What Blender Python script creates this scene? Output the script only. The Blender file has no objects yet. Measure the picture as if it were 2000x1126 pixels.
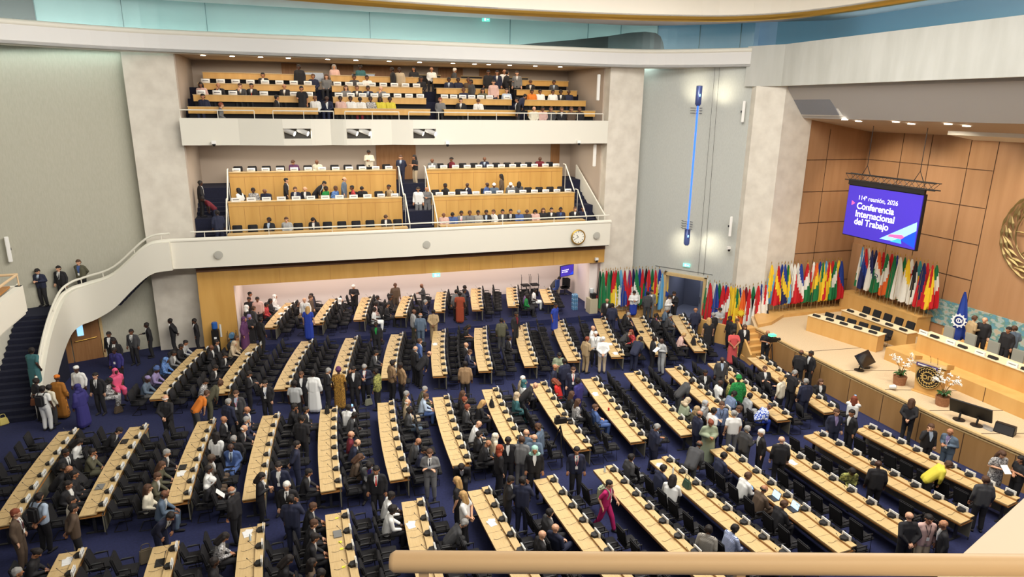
import bpy, bmesh, math, random
import numpy as np
from mathutils import Vector, Matrix
random.seed(7)
SC=bpy.context.scene; COL=SC.collection; PI=math.pi
D2R=math.radians
# ---------------------------------------------------------------- camera model
FPX=1290.; PITCH=D2R(15.3); CH=12.2; ROLL=D2R(0.7); YAW=D2R(18)
_fh=np.array([math.sin(YAW),math.cos(YAW),0]); _r0=np.array([math.cos(YAW),-math.sin(YAW),0]); _z=np.array([0,0,1.])
FW=_fh*math.cos(PITCH)-_z*math.sin(PITCH); _up=np.cross(_r0,FW)
RT=math.cos(ROLL)*_r0+math.sin(ROLL)*_up; UP=-math.sin(ROLL)*_r0+math.cos(ROLL)*_up
CAM=np.array([0,0,CH])
def ray(x,y): return FW+RT*(x-1000)/FPX+UP*(563-y)/FPX
def onz(x,y,z):
    d=ray(x,y); return CAM+d*(z-CH)/d[2]
def ony(x,y,Y):
    d=ray(x,y); return CAM+d*Y/d[1]
def onx(x,y,X):
    d=ray(x,y); return CAM+d*X/d[0]
def proj(p):
    d=np.array(p)-CAM; z=d@FW; return 1000+FPX*(d@RT)/z,563-FPX*(d@UP)/z
cd=bpy.data.cameras.new('camera'); cam=bpy.data.objects.new('camera',cd); COL.objects.link(cam)
M=Matrix(((RT[0],UP[0],-FW[0]),(RT[1],UP[1],-FW[1]),(RT[2],UP[2],-FW[2]))).to_4x4(); M.translation=CAM
cam.matrix_world=M; cd.sensor_width=36; cd.lens=36*FPX/2000; cd.clip_start=.05; cd.clip_end=300; SC.camera=cam
# ---------------------------------------------------------------- materials
def lin(c): return tuple(((v/255)/12.92 if v/255<=.04045 else ((v/255+.055)/1.055)**2.4) for v in c)
MATS={}
def mat(name,rgb,rough=.6,metal=0.,kind=None,rgb2=None,scale=8.,em=0.,emc=None,spec=.4,stretch=None,bump=0.,detail=4.):
    if name in MATS: return MATS[name]
    m=bpy.data.materials.new(name); m.use_nodes=True; nt=m.node_tree; N=nt.nodes; b=N['Principled BSDF']
    c=(*lin(rgb),1); b.inputs['Base Color'].default_value=c; m.diffuse_color=c
    b.inputs['Roughness'].default_value=rough; b.inputs['Metallic'].default_value=metal
    b.inputs['Specular IOR Level'].default_value=spec
    if em: b.inputs['Emission Color'].default_value=(*lin(emc or rgb),1); b.inputs['Emission Strength'].default_value=em
    if kind:
        tc=N.new('ShaderNodeTexCoord'); mp=N.new('ShaderNodeMapping'); nt.links.new(tc.outputs['Object'],mp.inputs[0])
        if stretch: mp.inputs['Scale'].default_value=stretch
        if kind=='noise': t=N.new('ShaderNodeTexNoise'); t.inputs['Scale'].default_value=scale; t.inputs['Detail'].default_value=detail; o=t.outputs['Fac']
        elif kind=='wave': t=N.new('ShaderNodeTexWave'); t.inputs['Scale'].default_value=scale; t.inputs['Distortion'].default_value=0; o=t.outputs['Fac']; t.bands_direction=stretch_dir.get(name,'Z')
        elif kind=='voronoi': t=N.new('ShaderNodeTexVoronoi'); t.inputs['Scale'].default_value=scale; o=t.outputs['Distance']
        nt.links.new(mp.outputs[0],t.inputs['Vector'])
        r=N.new('ShaderNodeValToRGB'); lo,hi=(.35,.65) if kind=='noise' else (.3,.7)
        if kind=='wave': r.color_ramp.interpolation='CONSTANT'; lo,hi=.0,.5
        r.color_ramp.elements[0].position=lo; r.color_ramp.elements[1].position=hi
        r.color_ramp.elements[0].color=(*lin(rgb2),1); r.color_ramp.elements[1].color=c
        nt.links.new(o,r.inputs[0]); nt.links.new(r.outputs[0],b.inputs['Base Color'])
        if bump:
            bp=N.new('ShaderNodeBump'); bp.inputs['Strength'].default_value=bump; nt.links.new(o,bp.inputs['Height']); nt.links.new(bp.outputs[0],b.inputs['Normal'])
    MATS[name]=m; return m
stretch_dir={}
cream=mat('cream paint',(226,222,208),.55)
white=mat('white paint',(238,236,230),.6)
alcovew=mat('alcove plaster',(240,228,220),.7)
greywall=mat('grey fabric wall',(190,192,186),.85,kind='noise',rgb2=(183,185,179),scale=30,stretch=(1,1,.25))
greywallL=mat('olive grey fabric wall',(184,181,165),.9,kind='noise',rgb2=(178,175,158),scale=22,stretch=(1,1,.2))
marble=mat('veined travertine',(226,219,205),.5,kind='noise',rgb2=(211,203,189),scale=1.6,detail=12)
beamst=mat('pale stone beam',(198,198,191),.6,kind='noise',rgb2=(186,186,178),scale=1.6,stretch=(1,1,.2),detail=8)
taupe=mat('taupe plaster',(188,172,156),.8)
greypl=mat('grey plaster soffit',(176,172,168),.8)
oak=mat('light oak',(208,180,130),.45,kind='noise',rgb2=(198,168,117),scale=3,stretch=(14,1.2,6),detail=6)
oakedge=mat('oak edge',(176,122,66),.5)
panelwood=mat('honey oak panel',(218,170,94),.45,kind='noise',rgb2=(206,157,82),scale=2.5,stretch=(1,1,.12),detail=7)
doorwood=mat('walnut door wood',(158,114,72),.5,kind='noise',rgb2=(146,102,62),scale=3,stretch=(6,6,.4),detail=6)
wallwood=mat('brown wall veneer',(174,134,98),.5,kind='noise',rgb2=(164,124,88),scale=2.4,stretch=(1,1,.1),detail=6)
stagewood=mat('stage front veneer',(172,132,84),.5,kind='noise',rgb2=(160,121,74),scale=2.2,stretch=(1,1,.15),detail=6)
stagefloor=mat('stage carpet beige',(206,184,150),.85,kind='noise',rgb2=(198,175,140),scale=20)
stageoak=mat('stage oak',(214,170,104),.45,kind='noise',rgb2=(204,158,92),scale=2.2,stretch=(1,1,.15),detail=6)
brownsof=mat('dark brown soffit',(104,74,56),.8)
seam=mat('dark seam',(70,48,34),.8)
carpet=mat('blue carpet',(38,43,82),.95,kind='noise',rgb2=(32,37,71),scale=14)
carpetd=mat('navy stair carpet',(30,33,54),.95,kind='noise',rgb2=(26,28,46),scale=18)
blackf=mat('black chair fabric',(27,26,29),.85)
blackp=mat('black plastic',(30,28,28),.45)
darkg=mat('dark grey metal',(70,70,72),.4,metal=.6)
chrome=mat('chrome',(200,200,205),.2,metal=1.)
gold=mat('brushed gold',(205,165,80),.3,metal=.9)
cardw=mat('white card',(240,240,236),.6)
cardg=mat('dark print',(120,120,122),.7)
panelg=mat('grey desk panel',(128,124,108),.7,kind='noise',rgb2=(118,114,99),scale=5)
pframe=mat('cream painted rail',(214,184,144),.45)
# ---------------------------------------------------------------- mesh helpers
def NB(): return bmesh.new()
def tag(o,label=None,cat=None,group=None,kind=None):
    if label: o['label']=label
    if cat: o['category']=cat
    if group: o['group']=group
    if kind: o['kind']=kind
    return o
def mesh(name,bm,mats,smooth=False,ang=40):
    me=bpy.data.meshes.new(name); bm.normal_update(); bm.to_mesh(me); bm.free()
    for m in (mats if isinstance(mats,(list,tuple)) else [mats]): me.materials.append(m)
    if smooth: me.shade_smooth(); me.set_sharp_from_angle(angle=D2R(ang))
    return me
def link(name,me,parent=None,loc=None,rot=None):
    o=bpy.data.objects.new(name,me); COL.objects.link(o)
    if loc is not None: o.location=loc
    if rot is not None: o.rotation_euler=rot if isinstance(rot,(tuple,list)) else (0,0,rot)
    if parent: o.parent=parent
    return o
def obj(name,bm,mats,parent=None,loc=None,rot=None,smooth=False,ang=40): return link(name,mesh(name,bm,mats,smooth,ang),parent,loc,rot)
def empty(name,loc=(0,0,0),rz=0,label=None,cat=None,group=None,kind=None):
    o=bpy.data.objects.new(name,None); o.empty_display_size=.2; COL.objects.link(o); o.location=loc; o.rotation_euler=(0,0,rz)
    return tag(o,label,cat,group,kind)
def struct(name,bm,mats,parent=None,**k):
    o=obj(name,bm,mats,parent,**k)
    if not parent: o['kind']='structure'
    return o
def prism(bm,poly,z0,z1,mi=0):
    a=[bm.verts.new((x,y,z0)) for x,y in poly]; b=[bm.verts.new((x,y,z1)) for x,y in poly]; n=len(poly); F=[]
    s=sum(poly[i][0]*poly[(i+1)%n][1]-poly[(i+1)%n][0]*poly[i][1] for i in range(n))
    if s<0: a.reverse(); b.reverse()
    F.append(bm.faces.new(a[::-1])); F.append(bm.faces.new(b))
    for i in range(n): F.append(bm.faces.new((a[i],a[(i+1)%n],b[(i+1)%n],b[i])))
    for f in F: f.material_index=mi
    return F
def box(bm,c,s,rz=0,mi=0,M4=None):
    x,y,z=s[0]/2,s[1]/2,s[2]/2; cs,sn=math.cos(rz),math.sin(rz); vs=[]
    for dz in (-z,z):
        for dx,dy in ((-x,-y),(x,-y),(x,y),(-x,y)):
            v=Vector((c[0]+dx*cs-dy*sn,c[1]+dx*sn+dy*cs,c[2]+dz)); vs.append(bm.verts.new(M4@v if M4 else v))
    for q in ((3,2,1,0),(4,5,6,7),(0,1,5,4),(1,2,6,5),(2,3,7,6),(3,0,4,7)):
        bm.faces.new([vs[i] for i in q]).material_index=mi
def hexa(bm,b4,t4,mi=0):
    vs=[bm.verts.new(p) for p in (*b4,*t4)]
    for q in ((3,2,1,0),(4,5,6,7),(0,1,5,4),(1,2,6,5),(2,3,7,6),(3,0,4,7)): bm.faces.new([vs[i] for i in q]).material_index=mi
def offs(path,d):
    out=[]; n=len(path)
    for i in range(n):
        a=Vector(path[max(i-1,0)][:2]); b=Vector(path[min(i+1,n-1)][:2]); t=(b-a).normalized()
        out.append((path[i][0]-t.y*d,path[i][1]+t.x*d))
    return out
def ribbon(bm,path,d0,d1,z0,z1,mi=0):
    # z0,z1: numbers or per-point lists
    A=offs(path,d0); B=offs(path,d1); n=len(path)
    Z0=z0 if isinstance(z0,(list,tuple)) else [z0]*n; Z1=z1 if isinstance(z1,(list,tuple)) else [z1]*n
    R=[[bm.verts.new((A[i][0],A[i][1],Z0[i])),bm.verts.new((B[i][0],B[i][1],Z0[i])),bm.verts.new((B[i][0],B[i][1],Z1[i])),bm.verts.new((A[i][0],A[i][1],Z1[i]))] for i in range(n)]
    for i in range(n-1):
        for k in range(4): bm.faces.new((R[i][k],R[i+1][k],R[i+1][(k+1)%4],R[i][(k+1)%4])).material_index=mi
    bm.faces.new(R[0]).material_index=mi; bm.faces.new(R[-1][::-1]).material_index=mi
    bmesh.ops.recalc_face_normals(bm,faces=bm.faces)
def tube(bm,pts,r,n=8,mi=0,cap=True):
    pts=[Vector(p) for p in pts]; rs=r if isinstance(r,(list,tuple)) else [r]*len(pts); rings=[]
    for i,p in enumerate(pts):
        t=(pts[min(i+1,len(pts)-1)]-pts[max(i-1,0)]).normalized()
        a=Vector((0,0,1)) if abs(t.z)<.9 else Vector((1,0,0)); u=t.cross(a).normalized(); v=u.cross(t)
        rings.append([bm.verts.new(p+(u*math.cos(2*PI*k/n)+v*math.sin(2*PI*k/n))*rs[i]) for k in range(n)])
    for i in range(len(pts)-1):
        for k in range(n): bm.faces.new((rings[i][k],rings[i+1][k],rings[i+1][(k+1)%n],rings[i][(k+1)%n])).material_index=mi
    if cap: bm.faces.new(rings[0]).material_index=mi; bm.faces.new(rings[-1][::-1]).material_index=mi
def lathe(bm,prof,n=20,c=(0,0,0),mi=0):
    if prof[0]==prof[-1]: cap=False
    else: cap=True
    rings=[]
    for r,z in prof: rings.append([bm.verts.new((c[0]+max(r,1e-4)*math.cos(2*PI*k/n),c[1]+max(r,1e-4)*math.sin(2*PI*k/n),c[2]+z)) for k in range(n)])
    for i in range(len(rings)-1):
        for k in range(n): bm.faces.new((rings[i][k],rings[i][(k+1)%n],rings[i+1][(k+1)%n],rings[i+1][k])).material_index=mi
    if cap: bm.faces.new(rings[0][::-1]).material_index=mi; bm.faces.new(rings[-1]).material_index=mi
def catmull(pts,k=6):
    P=[np.array(p,float) for p in pts]; P=[2*P[0]-P[1]]+P+[2*P[-1]-P[-2]]; out=[]
    for i in range(1,len(P)-2):
        for j in range(k):
            t=j/k; a,b,c,d=P[i-1:i+3]
            out.append(tuple(.5*((2*b)+(c-a)*t+(2*a-5*b+4*c-d)*t*t+(-a+3*b-3*c+d)*t**3)))
    out.append(tuple(P[-2])); return out
ORD0='first second third fourth fifth sixth seventh eighth ninth'.split()
ORD=['first','second','third','fourth','fifth','sixth','seventh','eighth','ninth','tenth','eleventh','twelfth','thirteenth','fourteenth','fifteenth','sixteenth','seventeenth','eighteenth','nineteenth','twentieth']+['%s'%w for w in ('twenty-first','twenty-second','twenty-third','twenty-fourth','twenty-fifth','twenty-sixth','twenty-seventh','twenty-eighth','twenty-ninth','thirtieth')]+['thirty-'+w for w in ORD0[:9]]+['fortieth']+['forty-'+w for w in ORD0[:9]]
FN={}
def textmesh(s,size,name,m,align='LEFT',ext=.002,bold=0.):
    cu=bpy.data.curves.new(name,'FONT'); cu.body=s; cu.size=size; cu.align_x=align; cu.extrude=ext; cu.offset=bold
    o=bpy.data.objects.new(name,cu); COL.objects.link(o); dg=bpy.context.evaluated_depsgraph_get(); me=bpy.data.meshes.new_from_object(o.evaluated_get(dg)); bpy.data.objects.remove(o); bpy.data.curves.remove(cu)
    me.materials.clear(); me.materials.append(m); return me
# ================================================================ SETTING
# ---- floors
bm=NB(); prism(bm,[(-24,-14),(32,-14),(32,44),(-24,44)],-.3,0); struct('floor',bm,carpet)
bm=NB(); prism(bm,[(-3.4,34.15),(16.9,34.15),(16.9,40.1),(-3.4,40.1)],.001,.35); struct('floor_raised_tier',bm,carpet)
# ---- pillars
def pillar(n,poly,z0,z1,m): bm=NB(); prism(bm,poly,z0,z1); return struct(n,bm,m)
pillar('wall_pillar_west',[(-7.25,35.75),(-5.08,35.75),(-5.08,41.5),(-7.25,41.5)],0,14.5,marble)
pillar('wall_pillar_east',[(17.02,35.1),(19.12,35.1),(19.12,41.5),(17.02,41.5)],0,14.5,marble)
pillar('wall_pillar_stage',[(23.12,30.35),(24.02,29.15),(25.85,29.15),(25.85,33),(23.6,33)],0,13.44,marble)
for n,x in (('wall_return_west',-5.08),('wall_return_east',16.96)):
    bm=NB(); box(bm,(x+.03,38.6,9.8),(.06,5.6,9.4)); struct(n,bm,taupe)
# ---- olive wall beside the stair, grey diagonal wall
LW=[(-7.2,36.5),(-9.2,35.85),(-13.2,34.4),(-16.5,31.5),(-19,26)]
bm=NB(); ribbon(bm,LW,0,-.4,0,14.6); struct('wall_stair_side',bm,greywallL)
DW=[(18.7,37.2),(23.5,30.4)]
D0,D1=Vector((20.9,34.06)),Vector((22.33,32.03))
bm=NB(); ribbon(bm,[DW[0],tuple(D0)],.0,.35,0,14.6); ribbon(bm,[tuple(D1),DW[1]],.0,.35,0,14.6); ribbon(bm,[tuple(D0),tuple(D1)],.0,.35,2.72,14.6); struct('wall_diagonal',bm,greywall)
dd=(D1-D0).normalized(); dn=Vector((-dd.y,dd.x))  # away from hall
bm=NB(); ribbon(bm,[tuple(Vector(DW[0]).lerp(Vector(DW[1]),.37)),tuple(Vector(DW[0]).lerp(Vector(DW[1]),.80))],-.03,0,2.98,3.02); struct('trim_door_canopy',bm,mat('grey trim',(120,122,120),.7))
# doorway: frame, vestibule, open leaf
bm=NB()
for p in (D0,D1): box(bm,(p.x,p.y,1.38),(.16,.5,2.76),math.atan2(dd.y,dd.x)+PI/2*0)
m_=(D0+D1)/2; box(bm,(m_.x,m_.y,2.68),((D1-D0).length+.16,.5,.16),math.atan2(dd.y,dd.x))
struct('door_frame_lobby',bm,oak)
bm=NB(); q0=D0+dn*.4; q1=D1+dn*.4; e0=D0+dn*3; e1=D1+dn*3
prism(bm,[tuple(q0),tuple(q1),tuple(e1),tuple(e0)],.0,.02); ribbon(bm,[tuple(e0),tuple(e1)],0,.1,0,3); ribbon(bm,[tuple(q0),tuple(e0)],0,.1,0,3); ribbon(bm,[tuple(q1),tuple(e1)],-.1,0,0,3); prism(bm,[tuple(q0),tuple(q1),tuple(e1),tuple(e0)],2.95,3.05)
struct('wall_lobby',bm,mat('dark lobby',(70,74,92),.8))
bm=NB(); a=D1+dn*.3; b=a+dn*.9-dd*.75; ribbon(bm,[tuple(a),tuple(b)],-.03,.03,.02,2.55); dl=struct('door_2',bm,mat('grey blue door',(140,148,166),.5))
bm=NB(); c=a.lerp(b,.8)-dd*.06; box(bm,(c.x,c.y,1.05),(.06,.06,.4)); obj('door_handle',bm,chrome,dl)
bm=NB(); prism(bm,[tuple(D0-dn*1.6-dd*.2),tuple(D1-dn*1.6+dd*.1),tuple(D1+dn*.4),tuple(D0+dn*.4)],.001,.03); struct('floor_door_mat',bm,mat('grey floor mat',(150,152,160),.9,kind='noise',rgb2=(120,122,130),scale=12))
# ---- side gallery: slabs, lintel, alcove
bm=NB(); box(bm,(6,34.95,3.8),(22.1,.3,.8)); struct('trim_alcove_lintel',bm,panelwood)
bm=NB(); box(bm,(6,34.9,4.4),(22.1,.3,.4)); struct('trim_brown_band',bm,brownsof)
bm=NB()
for x in (-1.2,1.3,3.8,6.3,8.8,11.3,13.8): box(bm,(x,34.798,3.8),(.012,.01,.8))
struct('trim_lintel_joints',bm,oakedge)
bm=NB(); box(bm,(-4.25,34.95,1.7),(1.62,.3,3.4)); struct('wall_alcove_west_panel',bm,panelwood)
bm=NB(); box(bm,(-3.5,37.6,1.8),(.1,5,3.6)); box(bm,(6.7,40.05,1.9),(20.6,.1,3.5)); box(bm,(16.98,37.5,1.9),(.06,4.9,3.4)); struct('wall_alcove',bm,alcovew)
bm=NB(); box(bm,(16.55,35.4,1.7),(.5,.5,3.4)); struct('wall_alcove_column',bm,alcovew)
bm=NB(); box(bm,(6.7,37.6,3.7),(20.6,5,.1)); struct('ceiling_alcove',bm,white)
# lower gallery stepped floor
bm=NB()
for y0,y1,z in ((34.1,36.02,5.35),(36.02,38.02,6.65),(38.02,40.4,7.95)): box(bm,(5.97,(y0+y1)/2,(4.55+z)/2),(21.95,y1-y0,z-4.55))
struct('floor_lower_gallery',bm,carpetd)
bm=NB(); box(bm,(5.97,40.45,7.4),(22,.2,6)); struct('wall_lower_gallery_back',bm,taupe)
bm=NB()
for x0,x1 in ((4.55,6.9),(15.6,16.2)): box(bm,((x0+x1)/2,40.33,9.1),(x1-x0,.06,2.3))
struct('wall_gallery_wood_panel',bm,doorwood)
# gallery stairs
def stairs(n,x0,x1,y0,z0,run,rise,cnt,m):
    bm=NB()
    for i in range(cnt):
        box(bm,((x0+x1)/2,y0+run*(i+.5)+.0,z0+rise*(i+1)/2),(x1-x0,run,rise*(i+1)))
    return struct(n,bm,m)
for n,x0,x1 in (('west',-5.0,-3.5),('middle',5.5,6.95),('east',15.75,16.7)):
    stairs('floor_gallery_stair_'+n,x0,x1,34.9,5.351,.31,.186,7,carpetd); stairs('floor_gallery_stair_up_'+n,x0,x1,37.0,6.651,.31,.186,7,carpetd)
# lower gallery parapet
PZ0,PZ1=4.6,5.95
bm=NB(); ribbon(bm,[(-5.9,34.0),(5,33.9),(16.95,34.0)],0,.22,PZ0,PZ1); struct('wall_lower_gallery_parapet',bm,cream)
bm=NB(); tube(bm,[(-6.0,34.08,PZ1),(5,33.98,PZ1),(17.0,34.08,PZ1)],.11,10); struct('trim_lower_gallery_cap',bm,cream,smooth=True)
# upper gallery
UX=[(-5.05,35.05),(-2.5,34.95),(-.62,34.5),(-.49,34.47),(.82,34.47),(1.0,34.5),(1.75,34.72),(2.35,34.5),(2.48,34.47),(3.7,34.47),(3.85,34.5),(4.75,34.75),(5.65,34.5),(5.8,34.47),(6.98,34.47),(7.15,34.5),(9.5,34.8),(16.98,35.0)]
bm=NB()
for i in range(len(UX)-1):
    seg=[UX[i],UX[i+1]]
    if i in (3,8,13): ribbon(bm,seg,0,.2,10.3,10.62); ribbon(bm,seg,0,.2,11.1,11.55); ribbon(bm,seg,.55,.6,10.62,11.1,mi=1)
    else: ribbon(bm,seg,0,.2,10.3,11.55)
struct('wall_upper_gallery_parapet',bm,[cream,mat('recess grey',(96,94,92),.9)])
bm=NB()
for y0,y1,z in ((35.3,36.05,10.9),(36.05,37.15,11.3),(37.15,38.25,11.87),(38.25,39.35,12.45),(39.35,41.4,13.03)): box(bm,(5.97,(y0+y1)/2,(10.32+z)/2),(21.95,y1-y0,z-10.32))
struct('floor_upper_gallery',bm,carpetd)
bm=NB(); box(bm,(5.97,41.3,12.6),(22,.2,4)); struct('wall_upper_gallery_back',bm,taupe)
bm=NB()
for x,w in ((2.9,1.3),(5.1,2.4),(9.3,1.5),(11.9,1.6),(0.0,.8)): box(bm,(x,41.17,13.75),(w,.06,1.4))
struct('wall_booth_panel',bm,doorwood)
for i,x in enumerate((1.2,4.1,8.0,10.6,13.6)):
    bm=NB(); box(bm,(x,41.16,13.75),(1.3,.05,.5)); w=struct('window_%d'%(i+1),bm,mat('booth glass',(60,58,58),.15)); 
    bm=NB()
    for dz in (-.27,.27): box(bm,(x,41.12,13.75+dz),(1.36,.08,.05))
    obj('window_frame',bm,oak,w)
bm=NB(); box(bm,(5.97,38.1,14.52),(22.1,6.9,.1)); struct('ceiling_upper_gallery',bm,taupe)
# ring fascia, glass clerestory
RING=catmull([(-20,26.5),(-15.5,29.8),(-10.75,32.45),(-7.2,34.05),(-3.5,34.55),(6,34.62),(14.5,34.6),(17.3,34.45),(19.2,33.9),(21.2,32.5),(22.95,30.8)],5)
bm=NB(); ribbon(bm,RING,0,1.2,14.42,14.55); ribbon(bm,RING,0,.25,14.42,15.25); struct('wall_ring_fascia',bm,mat('pale fascia paint',(222,220,216),.6))
bm=NB(); tube(bm,[(x,y,15.24) for x,y in offs(RING,.08)],.13,10); struct('trim_ring_cap',bm,cream,smooth=True)
GL=RING[5:]
glassm=bpy.data.materials.new('clerestory glass'); glassm.use_nodes=True
_n=glassm.node_tree.nodes; _l=glassm.node_tree.links; _o=_n['Material Output']; _n.remove(_n['Principled BSDF'])
_t=_n.new('ShaderNodeBsdfTransparent'); _t.inputs[0].default_value=(*lin((226,240,240)),1); _g=_n.new('ShaderNodeBsdfGlossy'); _g.inputs['Roughness'].default_value=.35; _x=_n.new('ShaderNodeMixShader'); _x.inputs[0].default_value=.03
_l.new(_t.outputs[0],_x.inputs[1]); _l.new(_g.outputs[0],_x.inputs[2]); _l.new(_x.outputs[0],_o.inputs[0])
bm=NB(); ribbon(bm,offs(RING,.3),0,.02,15.25,16.6); struct('window_6',bm,glassm)
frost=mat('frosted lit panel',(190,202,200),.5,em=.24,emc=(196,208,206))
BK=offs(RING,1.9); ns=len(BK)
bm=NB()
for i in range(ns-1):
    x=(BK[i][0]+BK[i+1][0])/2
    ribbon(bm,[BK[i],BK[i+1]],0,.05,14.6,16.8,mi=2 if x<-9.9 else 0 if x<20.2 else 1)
struct('wall_clerestory_back',bm,[frost,mat('glowing blue panel',(112,140,160),.4,em=.42,emc=(112,142,164)),mat('dark booth',(64,62,58),.4)])  # blue panel's emission stands in for dim light in the room behind
bm=NB()
for p in BK[::4]: box(bm,(p[0],p[1]-.04,15.7),(.025,.05,2.2))
struct('trim_clerestory_joints',bm,mat('teal joint',(110,140,142),.6))
bm=NB(); tube(bm,[(x,y,14.72) for x,y in offs(RING,1.65) if x<20],.05,6); o=obj('light_strip',bm,mat('teal strip light',(225,250,246),.5,em=24)); tag(o,'long pale teal strip light running behind the clerestory glass','light strip')
# dark curved shape built in place of a reflection in the glass
pl=[(10.5,0),(12.7,.28),(14.9,.5),(16.9,.8),(18.5,1.02),(19.1,.93),(19.25,.75),(19.5,.62),(19.55,.35),(19.65,.1),(19.6,0)]
st_=[(10.5,.02),(12.7,.3),(14.9,.55),(16.9,.82),(18.0,1.0),(18.7,1.04),(19.2,.98),(19.45,.8),(19.6,.45),(19.68,.05)]
bm=NB(); ribbon(bm,[(x,35.35 if x<17 else 35.35-(x-17)*.5) for x,z in st_],0,.12,15.0,[15.25+z for x,z in st_])
tag(obj('curved_reflection',bm,mat('dark teal screen',(34,52,54),.35)),'dark curved screen standing behind the clerestory glass','screen')
# ceiling ring, gold cove, dome
G=catmull([(-20,22.5),(-12,27.5),(-6,30.2),(1,31.5),(8,32.2),(14,31.9),(18,31.2),(21.2,30),(23.2,27.2),(23.9,22),(23.9,10),(23.9,-12)],4)
RO=[(-20,26.5)]+RING[5:]+[(26.5,28),(29,22),(29,10),(29,-12)]
bm=NB(); prism(bm,RO+G[::-1],16.56,16.75); struct('ceiling_ring',bm,mat('lilac grey ceiling',(206,203,208),.7))
bm=NB(); tube(bm,[(x,y,16.56) for x,y in G],.13,8); struct('trim_gold_cove',bm,gold,smooth=True)
bm=NB(); ribbon(bm,G,0,.1,16.6,17.6); struct('trim_cove_side',bm,mat('champagne cove',(238,230,214),.5))
bm=NB(); ribbon(bm,G,.5,.6,16.8,19.5); prism(bm,[(-24,-14),(32,-14),(32,44),(-24,44)],19.4,19.5); struct('ceiling',bm,white)
# ---- stage house: wood walls, beam, soffits
SZ=1.35; DZ=1.95
bm=NB(); box(bm,(27.9,29.3,6.3),(4.1,.2,11)); struct('wall_stage_side',bm,wallwood)
bm=NB(); box(bm,(30.0,14,6.3),(.2,30.6,11)); struct('wall_stage_rear',bm,wallwood)
bm=NB()
for z in (2.9,4.6,6.3,8.0,9.7): 
    box(bm,(27.9,29.195,z),(4.1,.02,.03)); box(bm,(29.895,25.65,z),(.02,7.2,.03))
for x in (27.2,): box(bm,(x,29.195,6.3),(.02,.02,10))
for y in (27.0,25.35,23.3,22.0): box(bm,(29.895,y,7.0 if y>23 else 7.6),(.02,.025,9 if y>23 else 8.6))
struct('trim_wall_seams',bm,seam)
bm=NB(); box(bm,(29.82,28.75,3.2),(.16,.7,3.7)); struct('trim_stage_corner_case',bm,wallwood)
BP=[(22.85,31.0),(23.72,29.2),(23.72,-8)]
bm=NB(); ribbon(bm,BP,0,.5,13.42,15.42); struct('wall_stage_beam',bm,beamst)
bm=NB(); hexa(bm,[(24.1,30.9,13.3),(24.1,-8,13.3),(25.3,-8,11.85),(25.3,30.9,11.85)],[(24.1,30.9,13.5),(24.1,-8,13.5),(25.5,-8,12.05),(25.5,30.9,12.05)]); struct('ceiling_stage_slope',bm,greypl)
bm=NB(); hexa(bm,[(25.3,30.9,11.85),(25.3,-8,11.85),(30,-8,11.15),(30,30.9,11.15)],[(25.3,30.9,12.0),(25.3,-8,12.0),(30,-8,11.4),(30,30.9,11.4)]); struct('ceiling_stage',bm,taupe)
bm=NB(); hexa(bm,[(28.2,23.2,11.25),(28.2,-6,11.25),(29.9,-6,11.0),(29.9,23.2,11.0)],[(28.2,23.2,11.5),(28.2,-6,11.5),(29.9,-6,11.4),(29.9,23.2,11.4)]); struct('ceiling_stage_drop',bm,white)
# stage platform, front veneer panels, dais, steps
SE=[(22.15,27.2),(22.0,24),(21.98,20),(22.05,16),(22.4,13),(23.0,10),(23.8,4)]
bm=NB(); prism(bm,SE+[(30,4),(30,29.3),(25.8,29.3),(23.6,29.2),(23.0,28.6)],.001,SZ); struct('floor_stage',bm,[stagefloor])
bm=NB(); ribbon(bm,SE,-.001,-.05,.0,SZ-.16); struct('wall_stage_front',bm,stagewood)
bm=NB(); ribbon(bm,SE,.06,-.09,SZ-.05,SZ+.02); ribbon(bm,SE,.02,-.06,SZ-.16,SZ-.11); struct('trim_stage_nosing',bm,oak)
bm=NB()
for y in (25.6,23.9,22.2,20.5,18.8,17.1,15.4,13.7):
    x=np.interp(-y,[-p[1] for p in SE],[p[0] for p in SE]); box(bm,(x-.05,y,.6),(.02,.02,1.2))
struct('trim_stage_front_seams',bm,seam)
bm=NB()
for y0,y1,x1 in ((23.4,23.0,26),(21.0,20.2,24.85),(18.9,18.0,24.85),(16.9,16.1,24.85),(15,14.2,24.85)):
    tube(bm,[(22.1,y0,SZ+.004),(x1,y1,SZ+.004)],.012,4)
struct('trim_stage_floor_joints',bm,seam)
bm=NB(); prism(bm,[(24.87,21.6),(24.87,4),(30,4),(30,21.6)],SZ+.001,DZ); struct('floor_dais',bm,stageoak)
bm=NB()
for y in (19.3,16.9,14.6): box(bm,(24.865,y,1.65),(.02,.015,.6))
struct('trim_dais_seams',bm,seam)
bm=NB(); prism(bm,[(22.2,27.0),(23.1,28.5),(24.1,29.1),(29.8,29.1),(29.8,28.2),(24.7,28.1),(23.2,27.2)],SZ+.001,SZ+.17); struct('floor_flag_step',bm,stageoak)
bm=NB()
for i in range(6): prism(bm,[(20.85+.22*i*.4,25.6+.28*i),(22.15,25.6+.28*i),(22.15,27.5),(20.85+.22*i*.4,27.5)],.001,.225*(i+1))
struct('floor_stage_steps',bm,stageoak)
bm=NB(); hexa(bm,[(20.72,25.5,.0),(20.82,25.5,.0),(21.3,27.6,.0),(21.2,27.6,0)],[(20.72,25.5,.55),(20.82,25.5,.55),(21.3,27.6,1.9),(21.2,27.6,1.9)]); struct('trim_stage_step_stringer',bm,stageoak)
bm=NB(); ribbon(bm,catmull([(20.5,30.6),(20.75,29.4),(21.3,28.4),(21.4,27.7)],4),0,.12,0,1.1); struct('wall_curved_plinth',bm,stageoak)
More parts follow.
